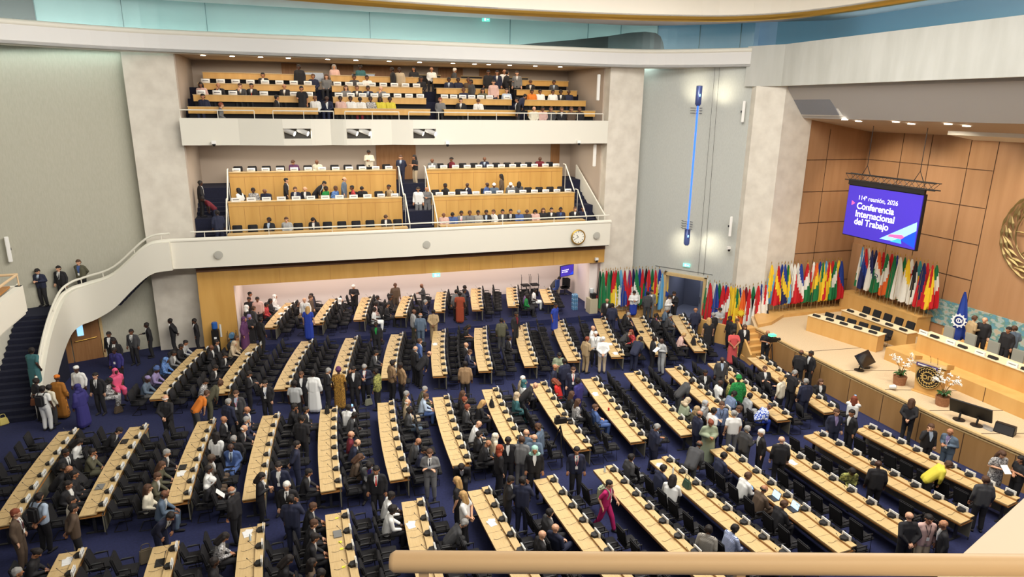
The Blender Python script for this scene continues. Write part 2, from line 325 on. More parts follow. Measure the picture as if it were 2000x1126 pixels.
bm=NB(); prism(bm,[(17.1,34.2),(21.0,33.6),(21.0,34.2),(19.9,35.9),(17.1,35.1)],.001,.22); struct('floor_flag_plinth',bm,stageoak)
# wainscot and mural
bm=NB(); box(bm,(29.35,26.1,1.85),(.9,5.0,1.0)); box(bm,(29.4,26.1,2.38),(1.0,5.1,.07)); struct('wall_stage_wainscot',bm,stageoak)
bm=NB(); box(bm,(29.5,18,1.75),(.4,9,.8)); struct('wall_stage_back_ledge',bm,stageoak)
# ---- cream stair on the west side
# blue glazing above the stage beam
bm=NB(); ribbon(bm,[(23.9,30.2),(24.1,29),(24.1,-8)],0,.02,15.42,16.7); struct('window_7',bm,glassm)
bm=NB(); ribbon(bm,[(24.6,32.6),(25.9,29),(25.9,-8)],0,.05,15.0,16.9); struct('wall_blue_glazing_back',bm,MATS['glowing blue panel'])  # same self-glowing panel; emission replaces light behind the glazing
PAR=catmull([(-5.9,34.0,5.95),(-6.9,34.05,5.75),(-8.45,34.25,4.45),(-9.6,34.25,4.05),(-10.25,33.9,3.9),(-10.6,33.1,3.55),(-10.62,31,2.6),(-10.6,29.2,1.2),(-10.55,28.7,.95)],5)
BOT=[]
for p in PAR: BOT.append(max(0,p[2]-1.35-(.35 if p[0]<-8 else 0)*min(1,(-8-p[0])/1.5 if p[0]<-8 else 0)))
bm=NB(); ribbon(bm,[p[:2] for p in PAR],0,.25,BOT,[p[2] for p in PAR]); struct('wall_stair_parapet',bm,cream,smooth=True,ang=50)
bm=NB(); tube(bm,[(p[0],p[1]+.08,p[2]) for p in PAR],.12,8); struct('trim_stair_parapet_cap',bm,cream,smooth=True)
bm=NB()  # upper flight and landing
for i in range(12): box(bm,(-6.3-.2*i,35.1,5.35-.195*(i+.5)-.1),(.2,1.5,.2))
prism(bm,[(-8.6,34.4),(-8.6,35.9),(-12.6,34.5),(-12.6,33.2),(-10.8,33.2),(-10.55,33.95),(-10.0,34.4)],2.85,3.0)
for i in range(16): box(bm,(-11.45,33.05-.29*i,1.42-.0885*i),(1.7,.3,2.84-.177*i))
struct('floor_stair_flights',bm,carpetd)
bm=NB(); WS=[(-12.35,34.3),(-12.35,32.9),(-12.3,28.0)]
ribbon(bm,WS,0,-.25,0,[4.0,3.9,1.0]); struct('wall_stair_outer',bm,cream)
bm=NB(); tube(bm,[(-12.3,34.2,4.3),(-12.3,32.9,4.1),(-12.25,28.2,1.35)],.045,8); o=obj('handrail',bm,cream,smooth=True); tag(o,'cream handrail on the outer wall of the blue carpeted stair','handrail')
# door under the stair
def onwall(x,y): # pixel -> point on stair wall plane
    p,q=LW[1],LW[2]; n=np.array([-(q[1]-p[1]),q[0]-p[0]]); d=ray(x,y); t=(n@np.array(p))/(n@d[:2]); return CAM+d*t
wd=Vector((LW[2][0]-LW[1][0],LW[2][1]-LW[1][1])).normalized(); wn=Vector((wd.y*-1,wd.x))*-1
ang=math.atan2(wd.y,wd.x)
dr=empty('door_1',(-10.95,35.16,0),ang,kind='structure')
bm=NB(); box(bm,(-.62,.06,1.15),(1.2,.06,2.3)); box(bm,(.62,.06,1.15),(1.2,.06,2.3)); obj('door_leaf',bm,doorwood,dr)
bm=NB(); box(bm,(-1.3,.06,1.2),(.12,.12,2.4)); box(bm,(1.3,.06,1.2),(.12,.12,2.4)); box(bm,(0,.06,2.38),(2.7,.12,.1)); obj('door_frame',bm,oak,dr)
bm=NB(); box(bm,(-.42,.1,1.6),(.26,.02,.62)); obj('door_window',bm,mat('lit door pane',(150,200,246),.4,em=1.3,emc=(150,205,250)),dr)
bm=NB()
for s in (-1,1): tube(bm,[(s*.15,.1,1.05),(s*.15,.17,1.05),(s*1.05,.17,1.12),(s*1.05,.1,1.12)],.02,6)
obj('push_bar',bm,gold,dr)
# west side gallery front (seen at the frame edge)
WG=[(-16,26.75),(-9.5,26.75),(-9.35,23.5),(-9.2,16)]
bm=NB(); ribbon(bm,WG[1:],0,-.2,5.0,5.95); ribbon(bm,WG[:2],0,-.2,5.0,5.95); struct('wall_west_gallery_parapet',bm,cream)
bm=NB(); prism(bm,[(-16,26.7),(-9.55,26.7),(-9.25,16),(-16,16)],4.9,5.05); struct('floor_west_gallery',bm,cream)
bm=NB(); ribbon(bm,[(-9.8,26.5),(-9.6,23.5),(-9.5,16)],0,-.45,5.93,6.0); struct('trim_west_gallery_ledge',bm,oakedge)
bm=NB(); tube(bm,[(-15,26.7,6.35),(-9.6,26.7,6.35),(-9.45,23.5,6.35),(-9.3,16,6.35)],.05,8)
for x,y in ((-9.6,26.7),(-9.5,24.5),(-12,26.7)): tube(bm,[(x,y,5.9),(x,y,6.35)],.025,6)
tag(obj('handrail',bm,pframe,smooth=True),'cream handrail on the west gallery parapet above the stair','handrail')
pillar('wall_west_pier',[(-14.2,27.2),(-12.6,27.2),(-12.6,29.0),(-14.2,29.0)],0,4.9,marble)
# ---- foreground rail and parapet of the upper side gallery
k=1.62; A=CAM+ray(762,1096)*k; B=CAM+ray(2000,1103)*k; t=(B-A)/np.linalg.norm(B-A)
rail=empty('handrail',tuple(A),0,'thick cream painted handrail crossing the bottom of the view','handrail')
bm=NB(); tube(bm,[(0,0,0),tuple(t*.012),tuple(t*2.8)],[.019,.0262,.0262],20); obj('rail_tube',bm,pframe,rail,smooth=True,ang=60)
for dx in (.082,.86,1.7,2.5):
    bm=NB(); q=t*dx; box(bm,(q[0],q[1],-.55),(.022,.022,1.08),math.atan2(t[1],t[0])); obj('rail_post',bm,pframe,rail)
p1=onz(1868,1092,11.0); p2=onz(2000,972,11.0); dv=(p2-p1)/np.linalg.norm(p2-p1); pa=p1-dv*.9; pb=p2+dv*3
bm=NB(); prism(bm,[tuple(pa[:2]),tuple(pb[:2]),(pb[0]+1.0,-.8),(pa[0]+.9,-.6)],10.2,11.0); struct('wall_upper_gallery_ledge',bm,mat('ledge paint',(214,200,176),.6))
# ================================================================ FLOOR DESKS
BLK={'A':'raised','B':'far','C':'middle','D':'near'}
# far and near pixel of the sitters' edge of each desk top, first row from the stage first; n seats
DK={'A':[(1053,564,1062.6,591,4),(989,561,992,597,6),(920,563,922,604,6),(853,570,847,607.5,6),(787,578,771,617,6),(707,580.5,690,624,6),(643,583,607,631,6),(558,591,515,639,6)],
'B':[(1309.8,615,1355.7,684.5,8),(1233,619.7,1277,692,8),(1158.5,621.5,1193.7,696,8),(1077,627.4,1108.6,703.9,8),(1005,634.6,1024,713.8,8),(926.8,640,934.5,723.7,8),(846.6,646,845,733.5,8),(764,652.5,744,738,8),(675,659.7,645,751,8),(588.5,666,534.5,759.7,8),(488.6,670.6,416,768,8),(384,681,291.5,778.6,8)],
'C':[(1459,698,1609.4,805,8),(1382,708.8,1517.6,820.4,8),(1298.5,718.7,1422,827.6,8),(1218.7,728,1329.4,849.6,8),(1135,740,1231,863,8),(1035,748.8,1122,878.4,8),(941,760.5,1000,889,8),(844.7,775.8,883.4,909,8),(737,786.6,761,937.8,8),(626,799.8,626,960,8),(512.8,811.5,473,976,8),(386,823,324,984,8),(253,834,153,1008,8),(115,843,-20,1030,8)],
'D':[(1668.5,838,1969,986,9),(1569.7,850,1876.5,1021.5,8),(1495,873,1780,1062,8),(1386.4,877,1637,1079,8),(1269,899,1482,1080,8),(1158.6,917,1310,1075,8),(1041.6,936.7,1144,1074,8),(913,959,975,1072,8),(784,980,806,1072,8),(635,1005,653,1126,8),(469.6,1032,474,1126,8),(298.8,1068,288,1126,8),(115,1081,98,1126,8)]}
DESKS=[]
W_TOP,W_L=.46,.66
def build_card(): 
    bm=NB(); box(bm,(0,0,.075),(.012,.30,.15)); box(bm,(.03,0,.07),(.012,.30,.14),0); box(bm,(-.0068,0,.08),(.001,.2,.028),mi=1); box(bm,(.0368,0,.08),(.001,.2,.028),mi=1); return mesh('name_card',bm,[cardw,cardg])
CARD=build_card()
def build_console():
    bm=NB(); pts=[(-.11,-.11),(.05,-.11),(.12,0),(.05,.11),(-.11,.11)]
    pts=[(-x,y) for x,y in pts]
    b=[bm.verts.new((x,y,0)) for x,y in pts]; t=[bm.verts.new((x*.8,y*.85,.055+.25*(x+.1)*.35)) for x,y in pts]
    bm.faces.new(b); bm.faces.new(t[::-1])
    for i in range(5): bm.faces.new((b[i],b[(i+1)%5],t[(i+1)%5],t[i]))
    bmesh.ops.recalc_face_normals(bm,faces=bm.faces); return mesh('console',bm,blackp)
def build_mic():
    bm=NB(); tube(bm,catmull([(-.04,0,.03),(-.14,.02,.06),(-.2,.03,.13),(-.24,.035,.19)],3),.0045,5); tube(bm,[(-.24,.035,.19),(-.262,.037,.215)],.011,6); tube(bm,catmull([(-.05,.03,.01),(-.2,.06,-.055),(-.36,.02,-.062),(-.46,.07,-.064)],3),.004,4); return mesh('microphone',bm,darkg)
CONS,MICM=build_console(),build_mic()
CARDPOS=[]
def make_desk(blk,row,a,b,zf,n,pz=.75):
    a=Vector(a[:2]); b=Vector(b[:2]); L=(b-a).length; t=(b-a)/L; nn=Vector((-t.y,t.x)); sag=.09*(L/5.9)**2
    path=[]
    for i in range(7):
        s=i/6; p=a.lerp(b,s)-nn*sag*4*s*(1-s); path.append((p.x,p.y))
    rowname=f'{ORD[row]} row from the stage, {BLK[blk]} block'
    o=(a+b)/2; ob=(o.x,o.y)
    d=empty('delegate_desk',(ob[0],ob[1],zf),0,f'long light oak desk, {rowname}','desk','delegate desks on the hall floor')
    loc=[(x-ob[0],y-ob[1]) for x,y in path]
    bm=NB(); ribbon(bm,loc,0,W_TOP,.715,.75)
    def at(s,dd): # s metres from far end
        f=s/L; p=a.lerp(b,f)-nn*sag*4*f*(1-f)+nn*dd; return p
    for k in range(1,n):
        p=at(L*k/n,.22)-o; box(bm,(p.x,p.y,.7503),(.43,.008,.001),math.atan2(nn.y,nn.x),mi=1)
    obj('worktop',bm,[oak,seam],d)
    bm=NB(); ribbon(bm,loc,W_TOP-.005,W_L,.79,.82); ribbon(bm,loc,W_TOP,W_TOP+.02,.74,.8,mi=1); obj('ledge',bm,[oak,oakedge],d)
    bm=NB(); ribbon(bm,loc,.02,W_L-.02,.64,.665); ribbon(bm,loc,0,.02,.68,.715); obj('under_shelf',bm,oakedge,d)
    bm=NB(); ribbon(bm,loc,.58,.61,.10,.70); obj('front_panel',bm,panelg,d)
    for e in (.25,L-.25):
        p=at(e,.3)-o; bm=NB(); box(bm,(p.x,p.y,.33),(.08,.06,.64),math.atan2(nn.y,nn.x)); box(bm,(p.x,p.y,.015),(.5,.07,.03),math.atan2(nn.y,nn.x))
        q=at(e+(-.2 if e<1 else .2),.62)-o; tube(bm,[(q.x,q.y,.0),(q.x,q.y,.8)],.014,6); obj('leg',bm,darkg,d)
    ang=math.atan2(nn.y,nn.x)
    seats=[]
    for k in range(n):
        s=L*(k+.5)/n; p=at(s,.545)-o
        c=link('console',CONS,d,(p.x,p.y,.82),ang); link('microphone',MICM,c)
        q=at(s,.625); CARDPOS.append((q.x,q.y,zf+.82,ang,k,n,rowname,'floor'))
        seats.append(s)
    D=dict(blk=blk,row=row,a=a,b=b,L=L,at=at,nn=nn,ang=ang,zf=zf,n=n,seats=seats,name=rowname,shift={},ashift={},o=o)
    DESKS.append(D); return D
for blk in 'ABCD':
    zf=.35 if blk=='A' else 0
    for row,(x0,y0,x1,y1,n) in enumerate(DK[blk]):
        a=onz(x0,y0,zf+.75); b=onz(x1,y1,zf+.75)
        if blk=='D' and (row>=3):
            v=b-a; v/=np.linalg.norm(v)
            if row>=9: th=D2R(-87.5); v=np.array([math.cos(th),math.sin(th),0])
            b=a+v*5.85
        make_desk(blk,row,a,b,zf,n)
# ---- chair prototype
def build_chair():
    bm=NB(); box(bm,(0,0,.44),(.48,.48,.09)); bmesh.ops.bevel(bm,geom=list(bm.edges),offset=.025,segments=2,affect='EDGES'); s=mesh('seat',bm,blackf,True)
    bm=NB(); M4=Matrix.Translation((-.25,0,.74))@Matrix.Rotation(D2R(-12),4,'Y'); box(bm,(0,0,0),(.075,.47,.52),M4=M4); bmesh.ops.bevel(bm,geom=list(bm.edges),offset=.028,segments=2,affect='EDGES'); b=mesh('backrest',bm,blackf,True)
    bm=NB()
    for sy in (-.25,.25):
        tube(bm,[(-.22,sy,.62),(.12,sy,.64)],.018,6); tube(bm,[(.1,sy,.63),(.13,sy,.02),(-.22,sy,.012)],.013,6)
        box(bm,(-.06,sy,.655),(.22,.04,.012),mi=1)
    tube(bm,[(-.22,-.25,.012),(-.22,.25,.012)],.013,6); f=mesh('frame',bm,[blackp,darkg])
    return s,b,f
CH_S,CH_B,CH_F=build_chair()
CHAIRS=[] # (x,y,z,ang,label,group)
# ---- gallery desks
def gallery_desk(x0,x1,y,zb,zt,label,n,fx=None,cards=(),ny='lower'):
    d=empty('gallery_desk',((x0+x1)/2,y,zb),0,label,'desk','tiered desks of the side galleries')
    w=x1-x0; bm=NB(); box(bm,(0,.03,(zt-zb)/2),(w,.06,zt-zb)); obj('front_panel',bm,panelwood,d)
    if n:
        bm=NB()
        for k in range(1,n): box(bm,(-w/2+w*k/n,-.002,(zt-zb)/2-.1),(.014,.006,zt-zb-.2))
        box(bm,(0,-.004,zt-zb-.2),(w,.01,.014)); obj('panel_joints',bm,oakedge,d)
    bm=NB(); box(bm,(0,.22,zt-zb+.015),(w+.04,.5,.03)); obj('worktop',bm,oak,d)
    if not n: bm=NB(); box(bm,(0,.3,-.22),(w,.06,.44)); obj('support_panel',bm,blackf,d)
    return d
GD=[]
for r,(y,zb,zt) in enumerate(((34.32,5.36,6.05),(36.0,5.36,7.4),(38.0,6.66,8.7))):
    for s,(x0,x1) in enumerate(((-3.4,5.35),(7.1,15.5))):
        rn=('front','middle','top')[r]; sn=('beside the west pillar','beside the clock end')[s]
        gallery_desk(x0,x1,y,zb,zt,f'honey oak panelled desk, {rn} row of the lower gallery, {sn}',12)
        GD.append((r,s,x0,x1,y,zt))
        if r:
            for k in range(12):
                CARDPOS.append((x0+(x1-x0)*(k+.5)/12,y+.2,zt+.03,PI/2,k,12,f'{rn} row of the lower gallery, {("pillar","clock")[s]} half','gal'))
UG=[]
USEC=[(-4.75,1.25),(2.05,7.0),(7.75,11.9),(12.5,16.6)]
for r,(y,zt,zb) in enumerate(((36.0,12.05,10.95),(37.1,12.62,11.31),(38.2,13.2,11.88),(39.3,13.78,12.46))):
    for s,(x0,x1) in enumerate(USEC):
        x0+=.15*r*(1 if s==0 else .2); x1-=.12*r if s==3 else 0
        rn=('front','second','third','back')[r]; sn=('first','second','third','fourth')[s]
        gallery_desk(x0,x1,y,zt-.3,zt,f'low oak bench desk, {rn} row of the upper gallery, {sn} section from west',0)
        UG.append((r,s,x0,x1,y,zt))
def ucards(r,s,ks,n):
    for g in UG:
        if g[0]==r and g[1]==s:
            for k in ks: CARDPOS.append((g[2]+(g[3]-g[2])*(k+.5)/n,g[4]+.1,g[5]+.03,PI/2,k,n,f"{('front','second','third','back')[r]} row of the upper gallery, {ORD[s]} section",'gal'))
ucards(2,0,range(8),8); ucards(2,1,range(8),8); ucards(1,0,(0,1,2,4,6,7),8); ucards(1,1,range(8),8); ucards(1,2,(0,1,2,3,4,5,7),8)
# rails of the galleries
def rail(name,pts,posts,label,z0,r=.035,m=cream):
    e=empty(name,pts[0],0,label,'handrail'); o=Vector(pts[0])
    bm=NB(); tube(bm,[Vector(p)-o for p in pts],r,8); obj('top_rail',bm,m,e,smooth=True)
    for p in posts: bm=NB(); q=Vector(p)-o; tube(bm,[q,(q.x,q.y,z0-o.z)],.018,6); obj('rail_post',bm,m,e)
rail('handrail',[(-5.0,34.12,6.32),(5,34.0,6.32),(16.9,34.12,6.32)],[(x,34.1,6.32) for x in (-4.4,-1.5,1.5,4.6,7.4,10.5,13.5,16.2)],'cream handrail along the lower gallery parapet above the clock',5.9)
for i,(x0,x1) in enumerate(((-5.0,-1.75),(-.9,1.95),(2.5,5.2),(5.7,16.7))):
    n=3 if x1<6 else 8
    rail('handrail',[(x0,35.12,11.92),(x1,35.12,11.92)],[(x0+(x1-x0)*k/(n-1),35.12,11.92) for k in range(n)],f'thin cream handrail on the upper gallery front, {ORD[i]} length from the stair wall',11.5,.028)
for i,(x,y0,z0,y1,z1) in enumerate(((-3.45,35.9,7.6,34.5,6.2),(-3.45,37.9,8.9,36.4,7.5),(5.5,35.9,7.6,34.5,6.2),(5.5,37.9,8.9,36.4,7.5),(7.0,35.9,7.6,34.5,6.2),(7.0,37.9,8.9,36.4,7.5),(15.65,35.9,7.6,34.5,6.2),(15.65,37.9,8.9,36.4,7.5))):
    nm=('west stair','middle stair on its pillar side','middle stair on its clock side','east stair')[i//2]; 
    rail('handrail',[(x,y1,z1),(x,y0,z0),(x,y0+.3,z0)],[(x,y1,z1),(x,y0,z0)],f'sloping cream handrail beside the {nm}, {"lower" if i%2==0 else "upper"} flight',z1-.8)
bm=NB(); hexa(bm,[(16.72,34.4,5.4),(16.8,34.4,5.4),(16.8,38.8,7.7),(16.72,38.8,7.7)],[(16.72,34.4,6.3),(16.8,34.4,6.3),(16.8,38.8,8.8),(16.72,38.8,8.8)]); struct('wall_stair_balustrade',bm,cream)
# ---- spotlights in the upper parapet
for i,x0 in enumerate((-.49,2.48,5.8)):
    for j in range(2):
        x=x0+.42+.62*j; e=empty('spotlight',(x,34.55,10.9),0,f'white stage spotlight, {("pillar side","clock side")[j]} one in {ORD[i]} parapet opening from west','spotlight','spotlights in the upper gallery parapet')
        dr=Vector((.75,-.3,-.32)).normalized(); bm=NB(); tube(bm,[-dr*.42,dr*.12],.12,14); obj('lamp_body',bm,mat('pale lamp body',(190,188,184),.4),e,smooth=True)
        bm=NB(); tube(bm,[dr*.12,dr*.135],.105,14); obj('lens',bm,mat('lit lens',(255,250,235),.3,em=14),e)
        bm=NB(); tube(bm,[(0,0,.22),(0,0,.1)],.02,6); obj('bracket',bm,darkg,e)
# ---- clock, wall discs, wall devices
def facing(loc,n): # matrix with local Z along n
    q=Vector(n).to_track_quat('Z','Y'); m=q.to_matrix().to_4x4(); m.translation=loc; return m
c=empty('wall_clock',(14.89,33.86,5.2),0,'round gold rimmed wall clock on the lower gallery parapet','clock'); c.rotation_euler=(PI/2,0,0)
bm=NB(); lathe(bm,[(.0,0),(.43,0),(.43,.07),(.37,.09),(.36,.05),(0,.05)],36); obj('rim',bm,gold,c,smooth=True)
bm=NB(); lathe(bm,[(0,.05),(.36,.05),(.36,.056),(0,.056)],36); obj('dial',bm,mat('clock dial',(236,234,222),.5),c)
bm=NB()
for k in range(12):
    a=k*PI/6; box(bm,(math.sin(a)*.3,math.cos(a)*.3,.058),(.022 if k%3 else .035,.07,.004),-a)
obj('hour_marks',bm,blackp,c)
for nm,a,l,w in (('hour_hand',-D2R(40),.17,.03),('minute_hand',D2R(242),.28,.02)):
    bm=NB(); box(bm,(math.sin(a)*l/2,math.cos(a)*l/2,.064),(w,l,.004),-a); obj(nm,bm,blackp,c)
for i,(x,y) in enumerate(((427,497),(833,477),(1165,459))):
    p=ony(x,y,33.93); bm=NB(); lathe(bm,[(0,0),(.2,0),(.2,.02),(.1,.03),(0,.03)],20); o=obj('wall_speaker',bm,mat('grille grey',(176,174,164),.7),None,tuple(p-np.array([0,.05,0]))); o.rotation_euler=(PI/2,0,0)
    tag(o,('round grey speaker grille in the parapet, beside the stair end','round grey speaker grille in the middle of the parapet','round grey speaker grille in the parapet, beside the clock')[i],'speaker','round speakers in the parapet')
def cctv(p,label,n=(0,-1,0)):
    e=empty('security_camera',p,0,label,'security camera'); n=Vector(n)
    bm=NB(); box(bm,(0,0,0),(.2,.14,.16)); obj('housing',bm,white,e)
    bm=NB(); lathe(bm,[(0,-.18),(.05,-.17),(.08,-.1),(.08,-.06),(0,-.06)],12,c=tuple(n*.06)); obj('dome',bm,blackp,e,smooth=True)
for x,y,Y,l in ((1129,277,34.75,'white security camera under the upper gallery parapet, beside the east pillar'),(873,279,34.55,'white security camera under the upper gallery parapet, in its middle'),(418,278,34.85,'small security camera low on the upper gallery parapet, beside the west pillar'),(1164,505,34.7,'white security camera on the oak lintel beside the east pillar')):
    cctv(tuple(ony(x,y,Y)-np.array([0,.075,0])),l)
cctv(tuple(onx(1423,484,22.75)),'white security camera on the grey diagonal wall'); cctv(tuple(onx(1581,235,25.95)),'white security camera on the stage side wall, high up'); 
def colspk(p,label,ang,l=1.6,roll=0):
    e=empty('column_speaker',p,ang,label,'speaker'); bm=NB(); box(bm,(0,0,0),(.16,.14,l)); bmesh.ops.bevel(bm,geom=list(bm.edges),offset=.02,segments=2,affect='EDGES'); obj('cabinet',bm,white,e)
    bm=NB(); box(bm,(.09,.07,0),(.04,.16,.1)); obj('bracket',bm,darkg,e)
colspk(tuple(onx(1452,218,22.9)),'slim white column speaker high on the grey diagonal wall',.9,1.1); colspk(tuple(onx(1427,442,22.65)),'slim white column speaker low on the grey diagonal wall',.9,1.1)
colspk((16.45,35.4,13.35),'slim white column speaker in the upper gallery beside the east pillar',0,1.4); colspk((16.45,35.5,9.6),'slim white column speaker in the lower gallery beside the east pillar',0,1.25)
pp=onwall(14,485); colspk((pp[0]+.12,pp[1]-.22,pp[2]),'slim white column speaker on the olive wall above the stair',.4,1.15)
def exitsign(p,ang,label,w=.42):
    e=empty('exit_sign',p,ang,label,'exit sign'); bm=NB(); box(bm,(0,0,0),(w,.06,.2)); obj('lit_panel',bm,mat('exit sign green',(120,220,200),.4,em=1.6),e)
    bm=NB(); box(bm,(-w*.12,-.034,0),(.1,.008,.13)); box(bm,(w*.24,-.034,.0),(.08,.008,.05)); obj('pictogram',bm,mat('exit white',(240,255,250),.4,em=2),e)
exitsign(tuple(Vector((*((D0+D1)/2-dn*.08),3.35))),math.atan2(dd.y,dd.x),'green exit sign above the lobby doorway'); exitsign((6.9,34.7,3.3),0,'small green exit sign under the oak lintel'); exitsign(tuple(ony(949,38,36.2)),0,'small green exit sign behind the clerestory glass')
# ---- blue tube light
bl=empty('tube_light',(21.58,33.2,4.52),0,'tall glowing blue tube light on the grey diagonal wall','wall light')
bm=NB(); tube(bm,[(0,0,.9),(0,0,8.0)],.085,10); obj('glowing_tube',bm,mat('blue tube',(60,110,245),.3,em=1.7,emc=(56,110,250)),bl)
bm=NB(); tube(bm,[(.03,.1,.2),(.03,.1,8.8)],.05,8); obj('back_bar',bm,darkg,bl)
for z0,z1 in ((0,.95),(7.9,8.95)):
    bm=NB(); tube(bm,[(0,0,z0),(0,0,z0+.1),(0,0,z1)],[.13,.19,.19],14); obj('end_cap',bm,mat('steel blue cap',(70,84,140),.35,metal=.4),bl,smooth=True)
    bm=NB(); lathe(bm,[(0,z0+.48),(.06,z0+.5),(.06,z0+.62),(0,z0+.64)],8,c=(-.05,-.13,0)); obj('lamp',bm,mat('blue white lamp',(120,190,255),.3,em=4),bl)
bm=NB()
for z in (1.0,1.14,1.28,1.42,7.5,7.64,7.78): 
    for a in range(8):
        d=Vector((math.cos(a*PI/4),math.sin(a*PI/4),0)); tube(bm,[d*.15+Vector((0,0,z)),d*.42+Vector((0,0,z))],.014,4)
obj('cooling_fins',bm,darkg,bl)
for x in (22.05,22.2):
    y=33.2-(x-21.58)*1.38; bm=NB(); tube(bm,[(x-.25,y-.3,14.4),(x-.1+.1*(x>22.1),y-.2,2.9)],.009,4); tag(obj('hanging_cable',bm,blackp),f'thin dark cable hanging down the diagonal wall, {"one closer to" if x<22.1 else "one further from"} the blue light','cable')
# ================================================================ FLAGS
def flag_mesh(cols,seed,H=2.75,w=.30):
    rnd=random.Random(seed); bm=NB(); na,nz=9,12; top,bot=H-.1,H-2.38; rows=[]
    sk=rnd.uniform(-.25,.25)
    for j in range(nz+1):
        f=j/nz; z=top+(bot-top)*f; ww=w*(.12+.88*min(1,f*1.15)**.75); row=[]
        for i in range(na+1):
            u=i/na-.35; zz=z+(.28*f*abs(u+.1)*(1 if i%2 else .7)); row.append(bm.verts.new((u*ww*1.5+.02+sk*f*.08,.035*math.sin(i*2.1+seed)*(.4+f)+.02*(1 if i%2 else -1)*f,zz)))
        rows.append(row)
    k=rnd.choice((0,1,2))
    for j in range(nz):
        for i in range(na):
            fc=bm.faces.new((rows[j][i],rows[j+1][i],rows[j+1][i+1],rows[j][i+1])); f=(j+.5)/nz; u=(i+.5)/na
            if k==0: v=f+.35*(u-.5)
            elif k==1: v=f-.5*(u-.5)
            else: v=.55*f+.75*abs(u-.45)
            fc.material_index=min(len(cols)-1,max(0,int(v*len(cols))))
    g=bmesh.ops.extrude_face_region(bm,geom=list(bm.faces)); bmesh.ops.translate(bm,verts=[v for v in g['geom'] if isinstance(v,bmesh.types.BMVert)],vec=(0,.012,0)); bmesh.ops.recalc_face_normals(bm,faces=bm.faces)
    return mesh('cloth',bm,cols,True,60)
FC=dict(r=(200,34,44),g=(34,122,72),d=(26,84,60),k=(34,32,36),b=(40,66,150),n=(36,44,96),w=(232,230,222),y=(238,204,52),s=(104,172,214),o=(228,104,40),p=(120,60,120),t=(58,140,140),m=(140,34,50))
FNM=dict(r='red',g='green',d='dark green',k='black',b='blue',n='navy',w='white',y='yellow',s='sky blue',o='orange',p='purple',t='teal',m='maroon')
FM={c:mat('flag cloth '+FNM[c],FC[c],.8) for c in FC}
bm=NB(); tube(bm,[(0,.02,0),(0,.02,2.72)],.013,6); POLE=mesh('pole',bm,mat('flag pole',(190,170,130),.4,metal=.5))
bm=NB(); lathe(bm,[(0,2.7),(.025,2.73),(.018,2.78),(0,2.86)],8,c=(0,.02,0)); FIN=mesh('finial',bm,gold,True)
FCNT={}
def flag(p,cols,where,group,ang,k):
    u=list(dict.fromkeys(FNM[c] for c in cols)); cn=u[0] if len(u)==1 else ', '.join(u[:-1])+' and '+u[-1]
    vl=math.hypot(p[0],p[1]); p=(p[0]-(.26*p[0]/vl if k%2 else 0),p[1]-(.26*p[1]/vl if k%2 else 0),p[2])
    e=empty('flag',p,ang,f'draped {cn} flag, {ORD[k]} {where}','flag',group)
    link('pole',POLE,e); link('finial',FIN,e)
    link('cloth',flag_mesh([FM[c] for c in cols],hash((cols,k))%97 if 0 else k*7+len(cols),w=.31+.03*(k%3)),e); return e
# left of the lobby doorway
S1='dkr g rw g dk ry r gw sw rb wb prw nw gw bo rg ky rb gy ry bwb s gyb'.split()
X1=[1171,1177,1183.5,1188,1192.5,1197.5,1202,1206.5,1211.5,1219.5,1224,1229,1236,1242,1248.5,1254.5,1261.5,1266.5,1273.5,1280,1287.5,1293.5,1301]
for k,(c,x) in enumerate(zip(S1,X1)):
    p=ony(x,536-(k*.35),34.75 if k<16 else 34.75-(k-15)*.1); flag((p[0],p[1],.22 if k<21 else .03),c,'from east pillar, left of the doorway','flags left of the lobby doorway',-.2+.1*(k%4),k)
# between doorway and stage corner, then along the stage side wall
S2=[(1376,538,'wgr'),(1388,545,'r'),(1397,548,'ws'),(1401,549,'b'),(1406,548,'gb'),(1413.6,551,'rw'),(1418,553,'bw'),(1423,555,'rwr'),(1428,558,'yw'),(1433,559,'y'),(1437,561,'yg'),(1441,561,'gyr'),(1446,562,'bwr'),(1452,558,'o'),(1458,555,'mr'),(1464,556,'rw'),(1472,554,'gkg'),(1480,550,'rw'),(1487,549,'bwb'),(1495,548,'rwk'),(1502,546,'ys'),(1513,541,'ryr'),(1520,537,'by'),(1526,532,'byn'),(1531,530,'bwb'),(1536,526,'gys'),(1543,522,'ws'),(1549.6,522,'wr'),(1556,521,'w'),(1562,521,'bwr'),(1569,521,'ygb'),(1574.5,521,'rwg'),(1582,520,'wrw'),(1588,520,'oyg'),(1595,520,'bw'),(1601.6,519,'gyr'),(1608,519,'sws'),(1615,518,'ryg'),(1621,517,'rwr'),(1627,517,'gwg'),(1633,516,'yg'),(1638,516,'br')]
PTH=[(22.1,31.6),(22.75,30.4),(23.5,28.95),(24.3,28.75),(29.4,28.75)]
for k,(x,y,c) in enumerate(S2):
    best=None
    for i in range(len(PTH)-1):
        for j in range(24):
            f=j/24; X=PTH[i][0]+(PTH[i+1][0]-PTH[i][0])*f; Y=PTH[i][1]+(PTH[i+1][1]-PTH[i][1])*f
            q=proj((X,Y,3)); 
            if best is None or abs(q[0]-x)<best[0]: best=(abs(q[0]-x),X,Y)
    _,X,Y=best; d=ray(x,y); zt=CH+d[2]*math.hypot(X,Y)/math.hypot(d[0],d[1]); z=zt-2.8
    z=SZ+.17 if (X>23.9 or k>23) else max(.03,z)
    flag((X,Y,z),c,'from the doorway towards the stage wall','flags between the doorway and the stage wall',-.9+.2*(k%3),k)
